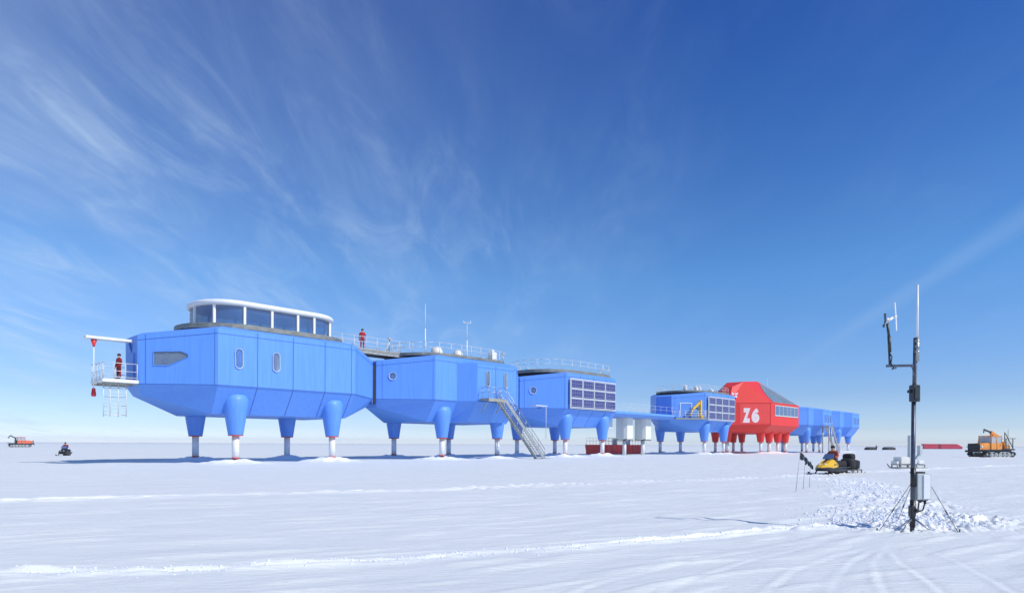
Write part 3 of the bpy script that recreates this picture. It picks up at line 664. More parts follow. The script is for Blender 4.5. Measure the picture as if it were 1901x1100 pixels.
wb = MB(); wb.box(LZ*.14, LZ-.6, w0-.05, w0+.1, 6.9, 8.6); wbo = wb.build('window', GLASS, Z, oZ)
wb = MB(); wb.box(LZ*.14-.1, LZ-.5, w0-.08, w0, 6.75, 6.95); wb.box(LZ*.14-.1, LZ-.5, w0-.08, w0, 8.55, 8.7)
for k in range(7): x = LZ*.14+(LZ*.86-.6)*k/6; wb.box(x-.07, x+.07, w0-.09, w0-.01, 6.9, 8.6)
wb.build('frame', GREYBOX, wbo, oZ)
# union flag on the left upper facet
A7, A0, C0, C7 = Vector(tz[7]), Vector(tz[0]), Vector(rz_[0]), Vector(rz_[7])
fnn = (A0-A7).cross(C7-A7).normalized(); fnn = fnn if fnn.y < 0 else -fnn
def fq(a, b): return A7+(A0-A7)*a+(C7-A7)*b
def fquad(mb, pts, off): mb.plate([fq(*p)+fnn*off for p in pts], fnn, .01)
uf = MB(); fx0, fx1, fz0, fz1 = .02, .17, .32, .62
def U(x, y): return (fx0+(fx1-fx0)*x, fz0+(fz1-fz0)*y)
uf.plate([fq(*U(x,y))+fnn*.01 for x, y in ((0,0),(1,0),(1,1),(0,1))], fnn, .02)
uf.cur = 1
for q4 in (((0,.0),(.14,0),(1,.86),(1,1),(.86,1),(0,.14)), ((1,0),(1,.14),(.14,1),(0,1),(0,.86),(.86,0))): fquad(uf, [U(*p) for p in q4], .035)
for q4 in (((.36,0),(.64,0),(.64,1),(.36,1)), ((0,.34),(1,.34),(1,.66),(0,.66))): fquad(uf, [U(*p) for p in q4], .05)
uf.cur = 2
for k, q4 in enumerate((((.42,0),(.58,0),(.58,1),(.42,1)), ((0,.42),(1,.42),(1,.58),(0,.58)))): fquad(uf, [U(*p) for p in q4], .065+.015*k)
uf.build('flag_panel', [UBLUE, UWHITE, REDP], Z, oZ)
# ---- modules E and F
for t0, lab in ((117.2, 'blue module directly right of the red one, with steps beneath'), (136.5, 'farthest blue module at the right end of the row')):
    Em, oE = module(t0, 11.0, lab)
    hull(11.0, Em, oE, [BLUE, SEAM], (), zt=9.1, zte=8.6)
    bb = bay(Em, oE, zt=8.9)
    for k in range(4):
        w_ = MB(); x = 5.0+k*1.15; w_.box(x, x+.42, -1.47, -1.38, 6.4, 7.9); w_.build('window', GLASS, bb, oE)
    legs((1.6, 9.2), (1.0, 8.8), Em, oE)
    rd = MB(); rd.prism(stadium(5.5, W/2, 6, 3.8, 6), 9.25, 9.45); rd.build('roof_deck', BLUE, Em, oE)
# connectors between modules
def connector(t0, t1, lab):
    mid = LW((t0+t1)/2, W/2); t = thing('passage_connector', mid, TH, lab, 'connector', 'flexible connectors between modules'); hl = (t1-t0)/2
    m = MB()
    k = 6
    for q in range(k):
        a = -hl+2*hl*q/k; b = a+2*hl/k; r = .0 if q % 2 else .09
        m.bbox(a, b, -1.25+r, 1.25-r, 5.35+r, 8.85-r, .02)
    m.build('bellows', BELLOWS, t)
    f = MB(); f.bbox(-hl-.12, -hl+.02, -1.35, 1.35, 5.25, 8.95); f.bbox(hl-.02, hl+.12, -1.35, 1.35, 5.25, 8.95); f.build('flange', SEAM, t)
connector(L+E_, 20-E_, 'dark ribbed connector between the nearest and second blue modules')
connector(20+LB+E_, 39.5-E_, 'dark ribbed connector between the second and third blue modules')
connector(73.4+LD+E_, ZT0-ez, 'dark ribbed connector between the red module and its left blue neighbour')
connector(ZT0+LZ+ez, 117.2-E_+.02, 'dark ribbed connector between the red module and its right blue neighbour') if 117.2-E_ > ZT0+LZ+ez+.1 else None
connector(117.2+11+E_-.4, 136.5-E_+.4, 'dark ribbed connector between the two farthest blue modules')
# roof walkway from A to B
wk0, wk1 = 11.2, 20.3
t = thing('roof_walkway', LW((wk0+wk1)/2, W/2), TH, 'railed grey walkway bridging the roofs of the two nearest modules', 'walkway'); hl = (wk1-wk0)/2
m = MB(); m.bbox(-hl, hl, -1.0, 1.0, 10.16, 10.36, .02); m.beam((-hl,-.9,10.02), (hl,-.9,10.02), .12, .28); m.beam((-hl,.9,10.02), (hl,.9,10.02), .12, .28); m.build('walkway_deck', DECK, t)
for y in (-.95, .95): railing([(-hl,y),(hl,y)], 10.36, t, (0,0,0), 1.05, 1.25, False)
# bridge C -> D
b0, b1 = 39.5+LC+E_-.4, 73.4-E_+.6
BR = thing('link_bridge', LW((b0+b1)/2, W/2), TH, 'long low blue bridge on two cream piers joining third and fourth blue modules', 'bridge'); hl = (b1-b0)/2
m = MB(); m.loft([[(-hl-.6,-1.9,5.35),(hl+.2,-1.9,5.35),(hl+.2,1.9,5.35),(-hl-.6,1.9,5.35)], [(-hl-.6,-2.5,5.75),(hl+2.0,-2.5,5.75),(hl+2,2.5,5.75),(-hl-.6,2.5,5.75)], [(-hl-.6,-2.4,6.05),(hl+2,-2.4,6.05),(hl+2,2.4,6.05),(-hl-.6,2.4,6.05)]])
m.build('bridge_deck', BLUE, BR)
for y in (-2.2, 2.2): railing([(-hl+.4,y),(hl-.4,y)], 6.05, BR, (0,0,0), 1.1, 1.6, False, r=.02)
for tt in (58.6, 63.4):
    x = tt-(b0+b1)/2
    m = MB(); m.loft([[(x+a*k, b*k*1.0, z) for a, b in [(-.92,-.5),(-.7,-.95),(.7,-.95),(.92,-.5),(.92,.5),(.7,.95),(-.7,.95),(-.92,.5)]] for z, k in ((2.3,.93),(2.4,1),(5.4,1))]); pr = m.build('pier', CREAM, BR)
    m = MB(); m.tube((x,0,-.1), (x,0,2.35), .27, 14); m.bbox(x-.6,x+.6,-.6,.6,-.15,.06); m.build('post', WHITE, pr)
    m = MB(); m.box(x-.86,x+.86,-.88,.88,2.2,2.3); m.build('base_plate', DSTEEL, pr)
m = MB(); m.bbox(-hl+.8,-hl+1.7,-.6,.3,3.7,5.3,.03); m.build('hanging_unit', RAIL, BR)
# red plant container under the bridge
p = Vector((13.06, 96.2, 0)); t = thing('cargo_platform', p+D1*6+D2*1.3, TH, 'low red container with handrails standing under the blue bridge', 'container')
m = MB(); m.bbox(-6.0,6.0,-1.3,1.3,.12,1.55,.04)
for k in range(9): m.box(-5.6+k*1.4,-5.5+k*1.4,-1.34,-1.29,.2,1.5)
m.build('container_body', RCONT, t)
for y in (-1.2, 1.2): railing([(-5.9,y),(5.9,y)], 1.55, t, (0,0,0), 1.05, .8, False, DSTEEL, r=.018)
for y in (-.9, .9):
    m = MB(); m.beam((-6,y,.06),(6,y,.06),.2,.22); m.build('skid', DSTEEL, t)
m = MB(); m.bbox(-.5,0,-.3,.3,1.55,2.5); m.bbox(2.6,3.5,-.3,.3,1.55,2.2); m.tube((3.8,0,1.5),(3.8,0,3.4),.13,10); m.build('pump_unit', GREYBOX, t)

# ---- staircase at B
ST = thing('staircase', LW(20+7.6, -2.1), TH, 'grey steel outdoor staircase running from the second module down to the snow', 'staircase')
oS = Vector((7.6, -2.1, 0))
m = MB(); m.bbox(4.3, 6.7, -2.75, -1.46, 5.82, 5.97, .02); m.beam((4.3,-2.72,5.78),(6.7,-2.72,5.78),.08,.25); m.build('landing', DECK, ST, oS)
x0, z0, x1, z1 = 6.7, 5.85, 12.5, .05
for y in (-2.72, -1.55):
    m = MB(); m.beam((x0,y,z0-.05),(x1,y,z1),.09,.34); m.build('stringer', STEEL, ST, oS)
for k in range(26):
    q = (k+.7)/26.5; x = x0+(x1-x0)*q; z = z0+(z1-z0)*q
    m = MB(); m.box(x-.12,x+.15,-2.68,-1.59,z+.01,z+.05); m.build('tread', STEEL, ST, oS)
for y in (-2.72, -1.55):
    m = MB()
    for h in (.55, 1.05): m.tube((x0,y,z0+h),(x1,y,z1+h),.03,6)
    for k in range(7): q = k/6; x = x0+(x1-x0)*q; z = z0+(z1-z0)*q; m.tube((x,y,z),(x,y,z+1.05),.028,6)
    m.build('handrail', SPIPE, ST, oS)
railing([(6.7,-2.72),(4.32,-2.72),(4.32,-1.5)], 5.97, ST, oS, 1.05, .8, False, SPIPE)
for xx in (4.5, 6.5):
    m = MB(); m.tube((xx,-2.6,5.8),(xx,-1.5,4.6),.05,8); m.build('support', STEEL, ST, oS)
m = MB(); m.bbox(12.2,13.4,-2.9,-1.4,-.1,.08); m.build('foot_plate', STEEL, ST, oS)
# far staircase under module E
st2 = thing('staircase', LW(123.8, -2.4), TH, 'far grey steps rising to the blue module right of the red one', 'staircase')
for y in (-.6, .5):
    m = MB(); m.beam((-2.2,y,5.3),(2.9,y,.05),.12,.4); m.build('stringer', STEEL, st2)
m = MB()
for k in range(18): q = (k+.5)/18; m.box(-2.2+5.1*q-.12,-2.2+5.1*q+.12,-.55,.45,5.3-5.25*q,5.35-5.25*q)
m.build('treads', STEEL, st2)
m = MB()
for y in (-.6, .5):
    for h in (.55, 1.05): m.tube((-2.2,y,5.3+h),(2.9,y,.05+h),.035,6)
    for k in range(6): q = k/5; m.tube((-2.2+5.1*q,y,5.3-5.25*q),(-2.2+5.1*q,y,6.35-5.25*q),.03,6)
m.build('handrail', SPIPE, st2)
m = MB(); m.bbox(-4.2,-2.2,-.7,.8,5.3,5.45); m.tube((-4,-.6,0),(-4,-.6,5.3),.12,8); m.tube((-2.5,-.6,0),(-2.5,-.6,5.3),.12,8); m.tube((-4,.6,0),(-4,.6,5.3),.12,8); m.build('landing', STEEL, st2)

# ---- roof things on B
def antenna(tw, z0, h, lab, cross=False):
    t = thing('antenna_mast', LW(*tw, z0), TH, lab, 'antenna')
    m = MB(); m.tube((0,0,0),(0,0,h*.55),.055,8); m.tube((0,0,h*.55),(0,0,h),.035,8,.015); m.build('pole', WPLAST, t)
    m = MB(); m.lathe([(.18,0),(.18,.05),(.08,.1),(.06,.3)],(0,0,0),12); m.build('base', STEEL, t)
    if cross:
        m = MB(); m.tube((-.5,0,h-.15),(.5,0,h-.15),.025,6); m.tube((0,-.5,h-.15),(0,.5,h-.15),.025,6)
        for a, b in ((-.5,0),(.5,0),(0,.5),(0,-.5)): m.ball((a,b,h-.08),.06,.06,.08,8,5)
        m.build('crossarm', WPLAST, t)
antenna((22.9, 5.2), 10.31, 5.6, 'tall thin white whip antenna rising from the railed roof')
antenna((28.4, 4.9), 10.31, 4.5, 'white antenna mast with a crossbar tip on the railed roof', True)
antenna((112.5, 6.5), 9.0, 6.2, 'thin far antenna pole right of the red module roof')
for tw, r, lab in (((23.1,3.6), .62, 'larger cream dome cover on the railed roof'), ((26.2,3.9), .55, 'smaller cream dome cover farther along the railed roof')):
    t = thing('radome', LW(*tw, 10.32), TH, lab, 'radome')
    m = MB(); m.lathe([(r*.85,.12),(r,.3),(r*.98,.55),(r*.8,.85),(r*.45,1.02),(r*.1,1.08)],(0,0,0),18); m.build('dome', CREAM, t)
    m = MB(); m.lathe([(r*.7,0),(r*.7,.12)],(0,0,0),14); m.build('plinth', STEEL, t)
for tw, lab in (((17.6,4.0), 'small dark camera post beside the roof walkway'), ((32.3,3.2), 'dark equipment post at the right end of the railed roof')):
    t = thing('equipment_post', LW(*tw, 10.34), TH, lab, 'equipment post')
    m = MB(); m.tube((0,0,0),(0,0,1.1),.05,8); m.build('post', STEEL, t)
    m = MB(); m.bbox(-.13,.13,-.12,.12,1.05,1.32,.03); m.tube((0,-.12,1.2),(0,-.24,1.18),.06,10); m.build('camera_housing', GREYBOX, t)

# ---- people
person(LW(-5.2, 4.0, 5.96), -.45, 'person in red snowsuit standing on the white balcony at the left', top=SUITD, legs=SUITD, phase=1)
person(LW(15.0, 4.6, 10.37), .2, 'person in red snowsuit standing on the roof walkway', top=SUIT, legs=SUIT, scale=1.03)
c = oA*0+fpt(1.7, 6.32, -.45); person(LW(c.x, c.y, 6.34), -.1, 'person in dark blue jumper seen inside the end window of the nearest module', top=DRESS, legs=NAVY, scale=.86)
q = P(1088, 835); person(Vector((q.x,q.y,gz(q.x,q.y))), .4, 'distant dark figure standing left of the low red container', top=NAVY, legs=NAVY)
q = P(1627, 835); person(Vector((q.x,q.y,gz(q.x,q.y))), -.5, 'distant figure standing between two dark mounds on the horizon', top=NAVY, legs=NAVY)

# ---- snowmobiles (local: facing -y, length ~2.8)
def snowmobile(loc, rz, label, body=YELLOW, low=BLACK, scale=1.0):
    t = thing('snowmobile', loc, rz, label, 'snowmobile', 'snowmobiles'); t.scale = (scale,)*3
    sec = lambda y, w, z0, z1, k=.6: [(-w,y,z0),(w,y,z0),(w*1.08,y,z0+(z1-z0)*.45),(w*k,y,z1),(-w*k,y,z1),(-w*1.08,y,z0+(z1-z0)*.45)]
    m = MB(); m.loft([sec(-1.66,.12,.38,.44,.7), sec(-1.35,.33,.36,.57,.62), sec(-.95,.41,.36,.72,.55), sec(-.60,.42,.36,.84,.45), sec(-.30,.36,.36,.80,.45), sec(-.05,.26,.38,.66,.6)]); ho = m.build('hood', body, t)
    for s in (-1, 1):
        m = MB(); m.plate([(.435*s,-.95,.50),(.435*s,-.45,.52),(.43*s,-.50,.60),(.43*s,-.85,.58)], (s,0,.1), .012); m.build('side_vent', low, ho)
    m = MB(); m.plate([(-.05,-1.2,.655),(.05,-1.2,.655),(.07,-.7,.83),(-.07,-.7,.83)], (0,-.3,1), .012); m.build('stripe', low, ho)
    m = MB(); m.loft([sec(-1.62,.16,.30,.42,.9), sec(-1.35,.36,.20,.40,1), sec(-.5,.45,.17,.38,1), sec(.4,.42,.17,.38,.95), sec(1.2,.32,.22,.40,.9), sec(1.35,.28,.28,.40,.9)]); m.build('belly_pan', low, t)
    m = MB(); m.loft([sec(-.3,.20,.38,.80,.7), sec(.0,.22,.38,.68,.8), sec(.6,.22,.38,.70,.8), sec(1.05,.22,.40,.74,.8), sec(1.15,.2,.45,.70,.8)]); m.build('seat', BAG, t)
    m = MB(); m.loft([[(-.30,-.72,.84),(.30,-.72,.84),(.30,-.70,.85),(-.30,-.70,.85)], [(-.24,-.50,1.12),(.24,-.50,1.12),(.24,-.48,1.12),(-.24,-.48,1.12)]]); m.build('windscreen', GLASS, t)
    m = MB(); m.path([(-.32,-.50,.95),(0,-.52,.98),(.32,-.50,.95)], .02); m.tube((0,-.52,.98),(0,-.60,.80),.025); m.build('handlebar', BLACK, t)
    m = MB(); pr = [(-.35,.02),(-.2,-.06),(1.1,-.06),(1.32,.08),(1.25,.3),(.8,.34),(-.2,.3)]
    m.loft([[(x,y,z) for y,z in pr] for x in (-.19,.19)]); m.build('track', RUBBER, t)
    for s in (-1, 1):
        m = MB(); x = .46*s; m.loft([[(x-.06,y,z),(x+.06,y,z),(x+.06,y,z+.03),(x-.06,y,z+.03)] for y, z in ((-1.95,.14),(-1.8,.04),(-1.6,-.0),(-.75,-.0))]); m.tube((x,-1.2,.02),(x*.7,-1.05,.4),.03); m.tube((x,-1.2,.1),(x*.4,-1.2,.35),.022); m.build('ski', BLACK, t)
        m = MB(); m.ball((.15*s,-1.36,.57),.08,.05,.045,10,5); m.build('headlight', HEAD, t)
        m = MB(); m.box(min(.24*s,.44*s),max(.24*s,.44*s),-.5,1.1,.36,.40); m.build('running_board', DSTEEL, t)
    m = MB(); m.path([(-.2,1.15,.5),(-.2,1.4,.62),(.2,1.4,.62),(.2,1.15,.5)], .02); m.build('grab_rail', SPIPE, t)
    return t
q = P(1548, 879); q.z = gz(q.x, q.y)+.03; ang = -.88
snowmobile(q, ang, 'yellow and black snowmobile parked facing left behind the trampled snow', scale=1.0)
rd_ = person(q+Vector((0,0,0)), ang, 'person in dark and rust jacket riding the yellow snowmobile', 'ride', RSUIT, NAVY)
Rm = Matrix.Rotation(ang, 3, 'Z')
t = thing('cargo_sledge', q+Rm@Vector((.1,1.85,0)), ang, 'sledge piled with black canvas bags behind the yellow snowmobile', 'sledge')
m = MB()
for s in (-.4, .4): m.loft([[(s-.04,y,z),(s+.04,y,z),(s+.04,y,z+.05),(s-.04,y,z+.05)] for y, z in ((-.75,.16),(-.6,.02),(.9,.0),(1.0,.03))])
for y in (-.5, 0, .5): m.box(-.44,.44,y-.04,y+.04,.18,.24)
for s in (-.4, .4):
    for y in (-.5, 0, .5): m.box(s-.03,s+.03,y-.03,y+.03,.03,.2)
m.build('frame', BAMBOO, t)
def bag(name, t, c, sx, sy, sz, mt=BAG, seed=0):
    r = random.Random(seed); mb = MB(); n, k = 14, 9; Ls = []
    for j in range(k+1):
        a = -PI/2+PI*j/k; cz = math.copysign(abs(math.sin(a))**.55, math.sin(a)); cr = max(.03, abs(math.cos(a))**.45)
        Ls.append([(c[0]+sx*cr*math.copysign(abs(math.cos(b))**.5, math.cos(b))*r.uniform(.93,1.06), c[1]+sy*cr*math.copysign(abs(math.sin(b))**.5, math.sin(b))*r.uniform(.93,1.06), c[2]+sz*cz*r.uniform(.95,1.05)) for b in [2*PI*i/n for i in range(n)]])
    mb.loft(Ls, True, True); return mb.build(name, mt, t)
bag('cargo_bag', t, (0,-.3,.55), .36, .38, .31, seed=1); bag('cargo_bag', t, (.02,.28,.50), .34, .28, .27, seed=2); bag('cargo_bag', t, (-.03,-.12,.95), .28, .30, .17, seed=3)
q = P(122, 845); q.z = gz(q.x, q.y)
snowmobile(q, .35, 'small dark snowmobile with a rider far off at the left', BLACK)
person(q, .35, 'person in dark red jacket riding the far dark snowmobile at the left', 'ride', SUITD, NAVY)

# ---- orange tracked vehicle (local: front toward -x)
def tracked(loc, rz, label, paint, crane=True, sc=1.0):
    t = thing('tracked_vehicle', loc, rz, label, 'tracked vehicle', 'orange tracked vehicles'); t.scale = (sc,)*3
    m = MB(); m.bbox(-2.6,2.9,-.75,.75,.75,1.05,.04); m.beam((-2.5,-.9,1.02),(3.1,-.9,1.02),.2,.1); m.beam((-2.5,.9,1.02),(3.1,.9,1.02),.2,.1); m.bbox(.9,3.1,-1.1,1.1,1.05,1.18); m.build('chassis', DSTEEL, t)
    m = MB(); m.loft([[(x,-w,1.05),(x,w,1.05),(x,w,z-.12),(x,w-.15,z),(x,-w+.15,z),(x,-w,z-.12)] for x, w, z in ((-2.75,.72,1.75),(-2.2,.8,1.92),(-1.0,.86,2.02))]); m.build('bonnet', paint, t)
    m = MB(); m.bbox(-2.95,-2.72,-.85,.85,.95,1.9,.04)
    for k in range(6): m.box(-2.99,-2.94,-.7,.7,1.1+k*.12,1.16+k*.12)
    m.bbox(-3.15,-2.9,-1.1,1.1,.7,.98,.04); m.build('grille', BLACK, t)
    for s in (-1, 1):
        m = MB(); m.tube((-2.6,s*.98,1.45),(-2.78,s*.98,1.45),.15,14,.17); m.build('headlight', HEAD, t)
    cab = MB(); cab.bbox(-1.0,.95,-1.0,1.0,1.05,1.95,.04)
    for x in (-.95,.0,.88):
        for s in (-.94,.94): cab.beam((x,s,1.9),(x+(.12 if x < -.5 else 0),s*.95,2.85),.1,.1)
    cab.bbox(-.95,.98,-1.0,1.0,2.83,2.97,.05); co = cab.build('cab', paint, t)
    for s in (-1, 1):
        for a, b in ((-.88,-.06),(.06,.82)):
            m = MB(); m.box(a,b,s*.92-.015,s*.92+.015,1.97,2.8); m.build('window', CABGL, co)
        m = MB(); m.box(-.06,-.02,s*1.01-.02,s*1.01+.02,1.1,1.9); m.box(.5,.7,s*1.03-.02,s*1.03+.02,1.62,1.68); m.build('door_handle', BLACK, co)
    for x in (-.88,.88):
        m = MB(); m.box(x-.015,x+.015,-.86,.86,1.97,2.8); m.build('windscreen', CABGL, co)
    m = MB(); m.ball((.1,0,3.05),.1,.1,.12,10,6); m.build('beacon', ORANGE, co)
    for s in (-1, 1):
        y0, y1 = sorted((s*.75, s*1.35)); pr = [(-2.5,.45),(-2.2,.75),(-1.6,.82),(2.0,.82),(2.7,.75),(2.95,.45),(2.5,.05),(2.0,-.03),(-1.5,-.03),(-2.1,.05)]
        m = MB(); inn = [(.2+(x-.2)*.93, .4+(z-.4)*.78) for x, z in pr]
        m.loft([[(x,y0,z) for x,z in inn],[(x,y0,z) for x,z in pr],[(x,y1,z) for x,z in pr],[(x,y1,z) for x,z in inn]], cap=False); tr = m.build('track', RUBBER, t)
        for x, r in ((-2.1,.26),(-1.2,.3),(-.45,.3),(.3,.3),(1.05,.3),(1.8,.3),(2.5,.26)):
            m = MB(); m.tube((x,y0+.08,.36),(x,y1-.08,.36),r,14); m.tube((x,y0+.04,.36),(x,y1-.04,.36),r*.4,10); m.build('road_wheel', STEEL, tr)
    m = MB(); m.bbox(1.0,1.5,-.5,.5,1.18,2.1,.04); m.tube((1.3,0,2.0),(1.3,0,2.9),.17,12); cr = m.build('crane_base', DSTEEL, t)
    m = MB()
    if crane:
        m.beam((1.5,0,2.75),(.1,0,3.45),.28,.42); m.build('boom', paint, t)
        m = MB(); m.beam((.3,0,3.4),(-1.1,0,3.82),.16,.2); m.tube((-1.05,0,3.8),(-1.15,0,3.35),.07,8); m.beam((1.25,0,2.2),(.6,0,3.1),.1,.1); m.build('boom_tip', DSTEEL, t)
        m = MB()
        for x in (1.7,2.9): m.beam((x,-.9,1.1),(x,-.9,2.6),.08,.08); m.beam((x,.9,1.1),(x,.9,2.6),.08,.08)
        m.beam((1.7,-.9,2.6),(3.4,-.9,2.6),.08,.08); m.beam((1.7,.9,2.6),(3.4,.9,2.6),.08,.08); m.beam((1.7,-.9,1.9),(2.9,-.9,1.9),.06,.06); m.beam((1.6,-.9,3.3),(2.9,-.9,1.3),.07,.07)
        m.tube((2.6,0,1.1),(2.6,0,3.5),.06,8); m.tube((3.2,0,1.1),(3.2,0,3.9),.03,6); m.build('rear_rack', DSTEEL, t)
        m = MB(); m.bbox(1.7,2.7,-.7,.7,1.18,1.7,.05); m.tube((2.0,-.5,1.9),(2.0,.5,1.9),.28,14); m.build('winch', paint, t)
    else:
        m.beam((1.4,0,2.7),(2.5,0,3.4),.25,.3); m.beam((2.5,0,3.4),(3.0,0,2.6),.2,.25); m.build('boom', DSTEEL, t)
    return t
q = P(1838, 848.5); q.z = gz(q.x, q.y); tracked(q, .25, 'orange tracked vehicle with a folded crane at the right edge', ORANGE)
q = P(39, 829.5); q.z = gz(q.x, q.y); tracked(q, PI+.75, 'distant orange tracked vehicle on the horizon at the far left', FARORANGE, False, 1.05)

# ---- far containers, mounds
for (x0, x1, lab, sl_) in ((1713,1739,'left one of the two far crimson containers on the horizon',0), (1744,1784,'right one of the far crimson containers, with a sloping end',1)):
    a = P(x0, 831.4); b = P(x1, 831.4); Y = 440; wd = (x1-x0)/F*Y; X = ((x0+x1)/2-950.5)/F*Y
    t = thing('cargo_container', (X, Y, gz(X, Y)-.05), 0, lab, 'container', 'crimson containers on the horizon')
    h = 3.5; m = MB(); hw = wd/2
    pr = [(-hw,.3),(hw,.3),(hw,h*.45 if sl_ else h),(hw*.5 if sl_ else hw,h),(-hw,h)]
    if not sl_: pr = [(-hw,.3),(hw,.3),(hw,h),(-hw,h)]
    m.loft([[(x,-1.5,z) for x,z in pr],[(x,1.5,z) for x,z in pr]])
    for k in range(int(wd/1.2)): x = -hw+.5+k*1.2; m.box(x,x+.15,-1.58,-1.48,.4,h*.44 if (sl_ and x > hw*.5) else h-.1)
    m.build('container_body', FARRED, t)
    for y in (-1.3, 1.0):
        m = MB(); m.box(-hw,hw,y,y+.3,0,.3); m.build('skid', DSTEEL, t)
for (x, lab, s) in ((1616,'low dark tarpaulin-covered mound left of the far standing figure',1.0), (1650,'low dark tarpaulin-covered mound right of the far standing figure',1.15)):
    q = P(x, 834.5); t = bag('covered_cargo', None, (0,0,0), 1.9*s, 1.4, .85, TARP, seed=int(x)); t.location = (q.x, q.y, gz(q.x, q.y)+.25); tag(t, lab, 'covered cargo', 'covered cargo on the horizon')

# ---- white equipment sledge behind the mast
q = P(1686, 868); q.z = gz(q.x, q.y)+.02
t = thing('equipment_sledge', q, .12, 'pale sledge loaded with white boxes and upright tubes behind the weather mast', 'sledge')
m = MB()
for s in (-.45, .45): m.loft([[(x,s-.04,z),(x,s+.04,z),(x,s+.04,z+.06),(x,s-.04,z+.06)] for x, z in ((-1.25,.25),(-1.1,.05),(-.9,.0),(1.1,.0))]); 
for x in (-.9,-.3,.3,.9):
    m.box(x-.04,x+.04,-.5,.5,.22,.28)
    for s in (-.45,.45): m.box(x-.03,x+.03,s-.03,s+.03,.03,.24)
m.build('frame', BAMBOO, t)
m = MB(); m.bbox(-.85,-.15,-.4,.4,.29,.78,.04); m.bbox(-1.1,-.86,-.3,.3,.29,.5,.03); m.build('instrument_box', CREAM, t)
m = MB(); m.bbox(-.1,.35,-.4,.4,.29,.6,.03); m.bbox(.55,.95,-.35,.35,.29,.55,.03); m.build('instrument_box', WPLAST, t)
m = MB(); m.beam((.15,0,.5),(.15,0,2.3),.26,.2); m.build('upright_tube', GREYBOX, t)
m = MB(); m.beam((.30,0,.9),(.30,0,1.9),.08,.1); m.build('upright_tube', WPLAST, t)
m = MB(); m.beam((.9,0,.95),(.9,0,1.6),.28,.2); m.beam((.35,0,.3),(.9,0,1.05),.18,.12); m.build('tilted_tube', GREYBOX, t)

# ---- marker flags
def flag(px, py, h, lab, seed, w=.28, lean=.08):
    q = P(px, py); q.z = gz(q.x, q.y)
    t = thing('marker_flag', q, 0, lab, 'flag', 'marker flags beside the snowmobile')
    m = MB(); m.tube((0,0,-.1),(lean,0,h),.009,6,.006); m.build('pole', BAMBOO, t)
    r = random.Random(seed); n = 7; Ls = []
    for k in range(n):
        x = lean+w*k/(n-1); y = .03*math.sin(k*1.4+seed); dz = -.20*(k/(n-1))**1.3
        hh = .26*(1-.45*k/(n-1))*r.uniform(.85,1.1)
        Ls.append([(x,y,h-.02+dz),(x,y+.006,h-.02+dz),(x,y+.006,h-.02+dz-hh),(x,y,h-.02+dz-hh)])
    m = MB(); m.loft(Ls); m.build('cloth', FLAG, t)
flag(1477, 912, 1.36, 'tallest dark grey flag on a thin cane left of the snowmobile', 1, .20, .16)
flag(1491, 908, 1.17, 'middle grey flag of the three beside the snowmobile', 2, .16, .08)
flag(1503, 904, .98, 'lowest grey flag, nearest the nose of the yellow snowmobile', 3, .10, .03)

